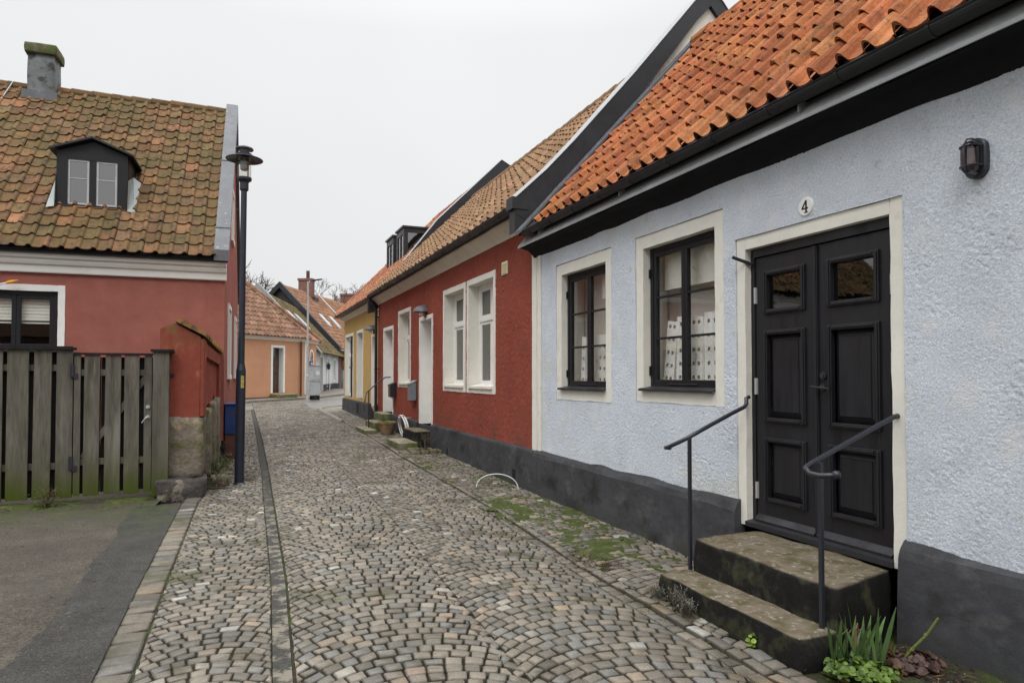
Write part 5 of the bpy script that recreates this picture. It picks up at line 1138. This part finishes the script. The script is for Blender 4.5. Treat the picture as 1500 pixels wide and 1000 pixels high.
# far red house
FW = Wall((6.6, 51.4), 63)
FR = thing('far_red_house', 'large red tiled house with dark gable and brick chimney rising behind the white cottage', 'house', FW.p(5, -4, .6))
mb = MB(); mb.extr([(0, 0), (0, 3.5), (-4.2, 8.3), (-8.4, 3.5), (-8.4, 0)], 0, .2, FW); mb.build('gable_wall', M['metal'], FR)
mb = MB(); mb.box((0.2, -8.4, 0), (22, 0, 3.5), FW); mb.build('wall', M['brick'], FR)
mb = MB(); mb.box((1.5, 0, .4), (2.9, .06, 2.6), FW); d = mb.build('arched_door', M['brown'], FR); mb = MB(); mb.tube([FW.p(2.2+.9*math.cos(t_), .03, 2.3+.8*math.sin(t_)) for t_ in np.linspace(0, PI, 10)], .12, 6); mb.build('arch', M['brick'], d)
P0 = Vector(FW.p(-.1, .35, 3.55)); al = Vector((*FW.es, 0)); inn = Vector((-FW.ed[0], -FW.ed[1], 0)); msf = (8.35-3.55)/4.55; up = (inn+Vector((0, 0, msf))).normalized(); Lf = math.hypot(4.55, 4.8)
tiles('roof', P0, al, up, 60, .36, 16, Lf/16, .05, .03, PF2, M['tile'], FR, seed=71)
mb = MB(); mb.face([FW.p(-.1, .35, 3.5), FW.p(22, .35, 3.5), FW.p(22, -4.2, 8.3), FW.p(-.1, -4.2, 8.3)]); mb.face([FW.p(-.1, -8.8, 3.5), FW.p(22, -8.8, 3.5), FW.p(22, -4.2, 8.32), FW.p(-.1, -4.2, 8.32)]); mb.build('roof_underlay', M['dark'], FR)
mb = MB(); mb.extr([(.42, 3.5), (.42, 3.72), (-4.2, 8.55), (-8.8, 3.7), (-8.8, 3.3), (-4.2, 8.1), (.3, 3.2)], -.35, -.02, FW); mb.build('verge_cladding', M['metal'], FR)
mb = MB(); mb.extr([(.40, 3.66), (-4.2, 8.50), (-4.2, 8.42), (.40, 3.58)], 7.4, 7.62, FW); mb.build('roof_flashing', M['lightm'], FR)
for s, d_ in ((2.2, -1.3), (4.4, -1.3), (8.8, -1.7)): skylight(FW, s, d_, 3.55+msf*(.35-d_)+.03, msf, FR, .6, 1.3)
for k, (s, h, w) in enumerate(((4.6, 9.40, .66), (14.6, 9.35, 1.0))):
    mb = MB(); mb.box((s, -4.8, 7.2), (s+w, -3.7, h-.1), FW); mb.box((s-.06, -4.86, h-.1), (s+w+.06, -3.64, h+.08), FW); c = mb.build('chimney', M['brick'], FR)
    if k == 0: mb = MB(); mb.tube([FW.p(s+.5, -4.2, h), FW.p(s+.5, -4.2, h+.75)], .14, 8); mb.build('chimney_pot', M['rust'], c); mb = MB(); mb.box((s-.1, -4.9, 7.2), (s+w+.1, -3.4, 7.95), FW); mb.build('chimney_flashing', M['metal'], c)

# pavement and kerbs at the junction
def polysheet(name, pts, m, h=.10):
    mb = MB(); n = len(pts); z = [float(gz(p[1]))-.03 for p in pts]
    mb.v = [(x, y, zz-.1) for (x, y), zz in zip(pts, z)]+[(x, y, zz+h) for (x, y), zz in zip(pts, z)]
    mb.addf(0, [tuple(range(n, 2*n))]+[(k, (k+1) % n, n+(k+1) % n, n+k) for k in range(n)]); return tag(mb.build(name, m), kind='structure')
a = OW.p(-6, 1.15, 0); b = OW.p(4.6, 1.2, 0); c = CW.p(1.5, 1.3, 0)
polysheet('pavement', [OW.p(-6, -.1, 0)[:2], a[:2], b[:2], c[:2], CW.p(6, 1.8, 0)[:2], CW.p(12, .6, 0)[:2], CW.p(12, -1, 0)[:2], OW.p(5, -.1, 0)[:2]], M['pave'])
mb = MB(); kp_ = [(2.93, 21.2), (2.92, 24.0), (2.88, 26.3), (2.95, 27.5), (3.3, 28.6), (4.0, 29.4), (5, 29.8)]
mb.tube([(x, y, float(gz(y))+.02) for x, y in kp_], .06, 6); tag(mb.build('kerb', M['kerbst']), kind='structure')
polysheet('corner_pavement', [(3.0, 26.0), (3.86, 26.0), (3.86, 27.2), (8, 27.5), (8, 29.6), (5, 29.7), (4.0, 29.3), (3.3, 28.5), (3.0, 27.4)], M['pave'], .05)

# thin street light, utility boxes, sign
t = thing('street_light', 'slender galvanised street light with flat lamp arm in front of the orange house', 'street light', (2.98, 33.5, .4))
mb = MB(); mb.lathe((3.0, 33.5, .3), [(.075, 0), (.075, 1.3), (.05, 1.35), (.042, 5.75)], 12); mb.build('pole', M['zinc'], t)
mb = MB(); mb.tube([(3.0, 33.5, 6.0), (3.12, 33.45, 6.07), (3.2, 33.42, 6.09)], .03, 8); mb.build('arm', M['zinc'], t)
mb = MB(); mb.bar((3.1, 33.45, 6.08), (3.62, 33.25, 6.16), .16, .05); mb.build('lamp_head', M['metal'], t, bevel=.01)
def cabinet(x, y, z0, z1, w, d, ang, label, m='cabg'):
    W = Wall((x, y), ang); t = thing('utility_cabinet', label, 'cabinet', (x, y, z0))
    mb = MB(); mb.box((-w/2, -d/2, z0), (w/2, d/2, z1), W); mb.build('cabinet_body', M[m], t, bevel=.01)
    mb = MB(); mb.box((-w/2+.04, d/2, z0+.05), (w/2-.04, d/2+.012, z1-.06), W); mb.build('cabinet_door', M[m], t, bevel=.004)
    mb = MB(); mb.box((-w/2-.02, -d/2-.02, z1), (w/2+.02, d/2+.03, z1+.03), W); mb.build('lid', M[m], t)
    return t
cabinet(3.43, 35.0, .62, 1.33, .60, .3, 22, 'lower grey utility cabinet beside the slender street light')
ct = cabinet(3.47, 35.06, 1.37, 2.08, .54, .28, 22, 'upper grey utility cabinet with a round pale badge beside the slender street light')
mb = MB(); W = Wall((3.47, 35.06), 22); mb.v = [W.p(.1+.12*math.cos(2*PI*k/16), .165, 1.72+.12*math.sin(2*PI*k/16)) for k in range(16)]; mb.addf(0, [tuple(range(16))]); mb.build('badge', M['lightm'], ct)
mb = MB(); mb.box((-.22, -.1, .4), (.2, .1, .62), Wall((3.5, 35.0), 22)); mb.build('base', M['stepd'], [o for o in bpy.data.objects if o.get('label', '').startswith('lower grey')][0])
cabinet(7.05, 50.2, .6, 1.95, .42, .3, 30, 'grey street cabinet at the corner of the far red house')
t = thing('blue_sign', 'small blue sign with white writing fixed to the orange house corner', 'sign', CW.p(1.0, .1, 2.0)); mb = MB(); mb.box((.95, .05, 2.0), (1.45, .08, 2.4), CW); mb.build('plate', M['signb'], t)
mb = MB(); mb.box((1.02, .08, 2.24), (1.38, .085, 2.30), CW); mb.box((1.02, .08, 2.12), (1.30, .085, 2.17), CW); mb.build('lettering', M['pwhite'], t)

# bare trees beyond the roofs
def bare_tree(p, H, seed, label, spread=.5, lv=5, grp='bare winter trees behind the roofs', sh=.3):
    rr = random.Random(seed); t = thing('bare_tree', label, 'tree', p); br = MB()
    tr = MB(); tr.tube([p, (p[0]+.1, p[1], p[2]+H*sh*.6), (p[0]+.05, p[1]+.1, p[2]+H*sh)], [H*.035, H*.028, H*.022], 8); tr.build('trunk', M['bark'], t)
    def rec(q, d, L, r, k):
        pts = [Vector(q)]; c = Vector(q)
        for _ in range(3): d = (d+Vector((rr.gauss(0, .16), rr.gauss(0, .16), rr.gauss(.03, .1)))).normalized(); c = c+d*L/3; pts.append(c.copy())
        br.tube(pts, [r, r*.85, r*.7, r*.55], 5 if k > 2 else 3, False)
        if k:
            for j in range(rr.choice((2, 3, 3)) if k > 1 else 4):
                nd_ = (d*rr.uniform(.5, 1)+Vector((rr.gauss(0, spread), rr.gauss(0, spread), rr.gauss(.12, spread*.7)))).normalized()
                rec(pts[rr.choice((2, 3, 3))], nd_, L*rr.uniform(.62, .85), max(r*.62, .016), k-1)
    for j in range(6):
        a = j*1.05+rr.random(); rec((p[0], p[1], p[2]+H*(sh-.03*j*.5)), Vector((math.cos(a)*.8, math.sin(a)*.8, .75)).normalized(), H*.21, H*.014, lv)
    br.build('branches', M['bark'], t, recalc=False)
bare_tree((8.1, 70, .8), 12.2, 3, 'bare winter tree with a broad crown behind the brick chimneys of the far red house', .6, 6)
bare_tree((11.4, 76, .8), 11.8, 8, 'bare winter tree farther right, its crown showing behind the second chimney', .55, 4)
bare_tree((-.4, 62, .8), 13.2, 5, 'bare winter tree showing just above the orange house roof beside the lamp post', .5, 4)

# unseen house added behind the viewer so the panes have something to reflect
HB = thing('reflection_house', 'unseen long brick house with dark tile roof, added behind the viewer for pane reflections', 'house', (-6, -18, 0))
mb = MB(); mb.box((-22, -26, -.1), (1.5, -18, 4.0)); mb.build('wall', M['brick'], HB)
mb = MB(); 
n0 = 0; mb.v = [(-22.3, -17.6, 3.8), (1.8, -17.6, 3.8), (1.8, -22, 8), (-22.3, -22, 8), (-22.3, -26.4, 3.8), (1.8, -26.4, 3.8)]; mb.addf(0, [(0, 1, 2, 3), (3, 2, 5, 4), (0, 3, 4), (1, 5, 2)]); mb.build('roof', mat('reflection_house_roof', (.13, .07, .045), .9, noise=((2, .3),)), HB)
# ------------------------------------------------------------------ plants and litter
def blades(mb, p, n, L, rr, col, w=.02, spread=.25, bend=.25):
    for _ in range(n):
        a = rr.uniform(0, 2*PI); q = (p[0]+rr.gauss(0, .03), p[1]+rr.gauss(0, .03), p[2]); d = Vector((math.cos(a)*spread*rr.random(), math.sin(a)*spread*rr.random(), 1)); k = rr.uniform(.7, 1.25)
        leafmesh(mb, q, d, (math.cos(a*3), math.sin(a*3), 0), L*rr.uniform(.6, 1.1), w*rr.uniform(.8, 1.2), tuple(c*k for c in col), 5, rr.uniform(0, bend))
def roundleaves(mb, c, r, h, n, rr, col, sz=.035):
    for _ in range(n):
        a = rr.uniform(0, 2*PI); q = r*math.sqrt(rr.random()); p = Vector((c[0]+q*math.cos(a), c[1]+q*math.sin(a)*.8, c[2]+h*rr.random()*(1-.6*q/r)))
        nrm = Vector((math.cos(a)*.5+rr.gauss(0, .35), math.sin(a)*.5+rr.gauss(0, .35)-.25, 1)).normalized(); x = nrm.orthogonal().normalized(); y = nrm.cross(x); s = sz*rr.uniform(.5, 1.2); k = rr.uniform(.55, 1.35); n0 = len(mb.v); m = 9; cup = s*.25
        mb.v.append(tuple(p)); 
        for i in range(m): t_ = 2*PI*i/m; rad = s*(1+.10*math.cos(t_*3)+rr.uniform(-.08, .08)); mb.v.append(tuple(p+x*rad*math.cos(t_)+y*rad*math.sin(t_)+nrm*(cup+rr.uniform(-.2, .2)*s*.5)))
        mb.addf(n0, [(0, 1+i, 1+(i+1) % m) for i in range(m)], tuple(v*k for v in col))
        if rr.random() < .5: mb.tube([p, Vector((c[0]+(p.x-c[0])*.4, c[1]+(p.y-c[1])*.4, c[2]-.01))], .0018, 3, False, tuple(v*.7 for v in col))
rr = random.Random(12)
# soil bed right of the steps
gx, gy = np.meshgrid(np.arange(2.98, 3.80, .012), np.arange(1.2, 2.96, .012), indexing='ij')
z = gz(gy)-.005+.03*np.clip((gx-3.02)/.25, -.6, 1)+.022*vnoise(gx*9, gy*9, 3)+.018*vnoise(gx*35, gy*35, 5)+.01*vnoise(gx*80, gy*80, 6)
i, j = np.meshgrid(np.arange(gx.shape[0]-1), np.arange(gx.shape[1]-1), indexing='ij'); i = i.ravel(); j = j.ravel(); n_ = gx.shape[1]
tag(npmesh('soil_bed', np.stack([gx, gy, z], -1).reshape(-1, 3), np.stack([i*n_+j, (i+1)*n_+j, (i+1)*n_+j+1, i*n_+j+1], -1), M['bed'], smooth=True), 'dark soil bed along the plinth right of the door steps', 'soil', kind='stuff')
t = thing('iris_clump', 'clump of upright green sword leaves at the front corner of the door steps', 'plant', (3.10, 2.80, 0))
mb = MB()
for p in ((3.05, 2.84, 0), (3.10, 2.80, 0), (3.16, 2.78, 0), (3.20, 2.74, 0)): blades(mb, p, 9, .38, rr, (.075, .135, .04), .022, .45, .3)
mb.build('leaves', M['leaf'], t, recalc=False)
t = thing('round_leaf_plant', 'low bright green plant with round leaves in front of the sword leaves', 'plant', (3.08, 2.70, 0))
mb = MB(); roundleaves(mb, (3.05, 2.74, .02), .15, .09, 130, rr, (.075, .125, .02), .020); roundleaves(mb, (3.12, 2.66, .02), .13, .08, 110, rr, (.085, .14, .022), .018); mb.build('leaves', M['leaf'], t, recalc=False)
t = thing('bronze_plant', 'dark bronze crinkled leaves on the soil beside the plinth', 'plant', (3.45, 2.62, 0))
mb = MB(); roundleaves(mb, (3.44, 2.68, .03), .15, .05, 110, rr, (.075, .042, .033), .024); roundleaves(mb, (3.30, 2.74, .02), .14, .06, 80, rr, (.09, .055, .03), .018); mb.build('leaves', M['leaf'], t, recalc=False)
t = thing('withered_plant', 'withered brown drooping stems behind the sword leaves against the step', 'plant', (3.24, 2.82, 0))
mb = MB()
for k in range(6):
    x0, y0 = 3.22+rr.gauss(0, .03), 2.83+rr.gauss(0, .02); h = rr.uniform(.18, .30); dx = rr.uniform(-.12, .05); pts = [(x0, y0, 0), (x0+dx*.1, y0, h*.6), (x0+dx*.5, y0-.01, h), (x0+dx, y0-.02, h*.9), (x0+dx*1.3, y0-.03, h*.55)]
    c = tuple(v*rr.uniform(.7, 1.3) for v in (.13, .085, .05)); mb.tube(pts, [.004, .0035, .003, .004, .006], 5, True, c)
blades(mb, (3.40, 2.76, 0), 12, .13, rr, (.13, .085, .03), .014, .8, .3)
blades(mb, (3.36, 2.74, 0), 4, .13, rr, (.11, .12, .03), .016, .4, .2)
mb.build('stems', M['leaf'], t, recalc=False)
mb = MB(); mb.tube([(3.39, 2.74, .0), (3.42, 2.69, .10), (3.47, 2.63, .20), (3.50, 2.585, .30)], [.0085, .008, .0075, .007], 8, True, (.12, .15, .035)); mb.tube([(3.425, 2.685, .105), (3.428, 2.682, .115)], .0105, 8, True, (.2, .2, .07)); mb.tube([(3.465, 2.635, .195), (3.468, 2.63, .205)], .0095, 8, True, (.2, .2, .07))
tag(mb.build('green_cane', M['leaf']), 'single green cut cane leaning out of the soil bed before the dark plinth', 'stem')
t = thing('silver_shrub', 'small silvery grey tufted plant growing at the left foot of the door steps', 'plant', (2.79, 3.9, 0))
mb = MB()
for (x, y, s_, n) in ((2.80, 3.92, .2, 60), (2.79, 3.82, .15, 40), (2.82, 4.22, .11, 30)):
    for _ in range(n):
        a = rr.uniform(0, 2*PI); d = Vector((math.cos(a)*.6*rr.random()-.15, math.sin(a)*.6*rr.random()-.1, 1)).normalized(); q = Vector((x+rr.gauss(0, .02), y+rr.gauss(0, .02), 0)); L_ = s_*rr.uniform(.5, 1); c = (.17*rr.uniform(.7, 1.3), .17*rr.uniform(.8, 1.2), .14)
        mb.tube([q, q+d*L_*.6, q+d*L_], [.002, .0016, .001], 3, False, (.12, .10, .07))
        for k in range(8):
            f = .35+.65*k/8; b = rr.uniform(0, 2*PI); leafmesh(mb, q+d*L_*f, (math.cos(b), math.sin(b), .6), (0, 0, 1), .02, .006, c, 2, .1)
mb.build('foliage', M['leaf'], t, recalc=False)
t = thing('small_weed', 'tiny green weed sprouting against the front of the lower step', 'weed', (2.86, 3.25, 0)); mb = MB(); roundleaves(mb, (2.855, 3.27, .0), .04, .09, 16, rr, (.15, .22, .03), .02); mb.build('leaves', M['leaf'], t, recalc=False)
# litter on pavement
def litter(name, label, boxes, n, seed, cols, sz=.02):
    rr = random.Random(seed); mb = MB()
    for _ in range(n):
        (cx, cy, sx_, sy_, z) = rr.choice(boxes); p = Vector((cx+rr.gauss(0, sx_), cy+rr.gauss(0, sy_), 0)); p.z = float(camber(np.array(p.x), np.array(p.y)))+z+rr.random()*.018
        a = rr.uniform(0, 2*PI); c = tuple(v*rr.uniform(.6, 1.4) for v in rr.choice(cols))
        if rr.random() < .5: leafmesh(mb, p, (math.cos(a), math.sin(a), rr.uniform(-.1, .3)), (rr.gauss(0, .4), rr.gauss(0, .4), 1), sz*rr.uniform(.6, 1.8), sz*.7, c, 2, .2)
        else: mb.tube([p, p+Vector((math.cos(a), math.sin(a), .12))*sz*rr.uniform(1, 3.2)], .0016, 3, False, c)
    return tag(mb.build(name, M['litter'], recalc=False), label, 'litter', kind='stuff')
BR = [(.07, .045, .03), (.11, .07, .045), (.05, .035, .025), (.16, .12, .08)]
litter('dead_leaves', 'heap of brown leaf litter and twigs on the pavement left of the door steps', [(2.92, 5.12, .12, .16, .0), (2.98, 4.9, .1, .14, .0), (2.80, 5.4, .07, .16, 0), (2.80, 4.5, .05, .2, 0), (2.82, 4.0, .04, .25, 0)], 900, 5, BR)
litter('dead_leaves', 'scattered brown litter and bark along the soil bed right of the steps', [(3.3, 2.6, .2, .18, .02), (3.5, 2.3, .15, .25, .02), (3.1, 2.5, .1, .2, .01)], 700, 6, BR+[(.2, .11, .06)])
litter('dead_leaves', 'dry litter and weeds on the dirt between garden wall and lamp', [(-.25, 11.4, .1, .5, .02), (-.1, 12.4, .12, .6, .02), (.1, 11.6, .1, .5, 0), (-.35, 10.6, .1, .2, .01)], 800, 7, BR+[(.25, .2, .14)], .03)
litter('grit', 'fine dark grit gathered in the gutter of the pavement', [(2.75, 6.6, .06, .6, 0), (2.93, 8.5, .08, 1., 0), (2.9, 11, .06, 1.2, 0), (2.68, 4.9, .06, .6, 0)], 900, 8, [(.05, .04, .03), (.08, .065, .045)], .012)
litter('grit', 'loose pebbles, grit and a few leaves on the asphalt before the fence', [(-1.6, 6.5, .7, 1.6, -.02), (-2.2, 8.8, .9, .5, -.02), (-1.15, 6.0, .15, 1.5, -.02), (-1.9, 9.7, .8, .12, -.01)], 700, 18, [(.05, .04, .03), (.16, .14, .11), (.09, .06, .035)], .014)
# weeds near the wall and fence
def weed(p, label, s, n, seed, col, twig=True):
    rr = random.Random(seed); t = thing('weed', label, 'weed', p)
    if twig: mb = MB(); twigs(mb, (p[0], p[1], p[2]), 7, s*1.3, .006, rr, .5, 1., (.10, .07, .045), 1); mb.build('stems', M['leaf'], t, recalc=False)
    mb = MB()
    for _ in range(n):
        a = rr.uniform(0, 2*PI); q = Vector((p[0]+rr.gauss(0, s*.35), p[1]+rr.gauss(0, s*.3), p[2]+rr.random()**1.6*s*1.1)); c = tuple(v*rr.uniform(.6, 1.4) for v in col); leafmesh(mb, q, (math.cos(a), math.sin(a), rr.uniform(-.2, .6)), (0, 0, 1), s*rr.uniform(.1, .24), s*.09, c, 3, .3)
    mb.build('leaves', M['leaf'], t, recalc=False)
weed((-2.17, 9.93, .0), 'scrubby brown and green weed growing from the foot of the board fence', .20, 260, 21, (.085, .085, .03))
weed((-.86, 9.87, .0), 'tiny green weed at the foot of the gate post beside the boulder', .10, 60, 22, (.12, .17, .03), False)
weed((-.30, 11.6, .1), 'leafy weed against the side of the stone wall base', .22, 160, 23, (.10, .13, .035))
weed((-.30, 10.65, .02), 'thin weed between the two boulders near the lamp post', .20, 90, 24, (.11, .12, .04))
weed((-.22, 12.4, .12), 'dry weed on the dirt in front of the blue cabinet', .2, 110, 25, (.12, .10, .05))
weed((3.60, 19.55, .25), 'dry climbing weed at the foot of the wall beside the far steps', .3, 80, 26, (.07, .06, .03))
# moss tufts by the fence
rr = random.Random(40)
gx, gy = np.meshgrid(np.arange(-4.5, -.7, .02), np.arange(9.3, 10.3, .02), indexing='ij')
h = vnoise(gx*3, gy*5, 61)+vnoise(gx*11, gy*11, 62)*.6+.55*(gy-9.92)
z = gz(gy)-.018+np.clip(h-.0, -.2, .4)*.05+.006*vnoise(gx*50, gy*50, 63)
i, j = np.meshgrid(np.arange(gx.shape[0]-1), np.arange(gx.shape[1]-1), indexing='ij'); kk = h[:-1, :-1] > .06; i = i[kk]; j = j[kk]; n_ = gx.shape[1]
tag(npmesh('moss', np.stack([gx, gy, z], -1).reshape(-1, 3), np.stack([i*n_+j, (i+1)*n_+j, (i+1)*n_+j+1, i*n_+j+1], -1), M['moss'], smooth=True), 'mossy earth along the foot of the fence and gate', 'moss', kind='stuff')
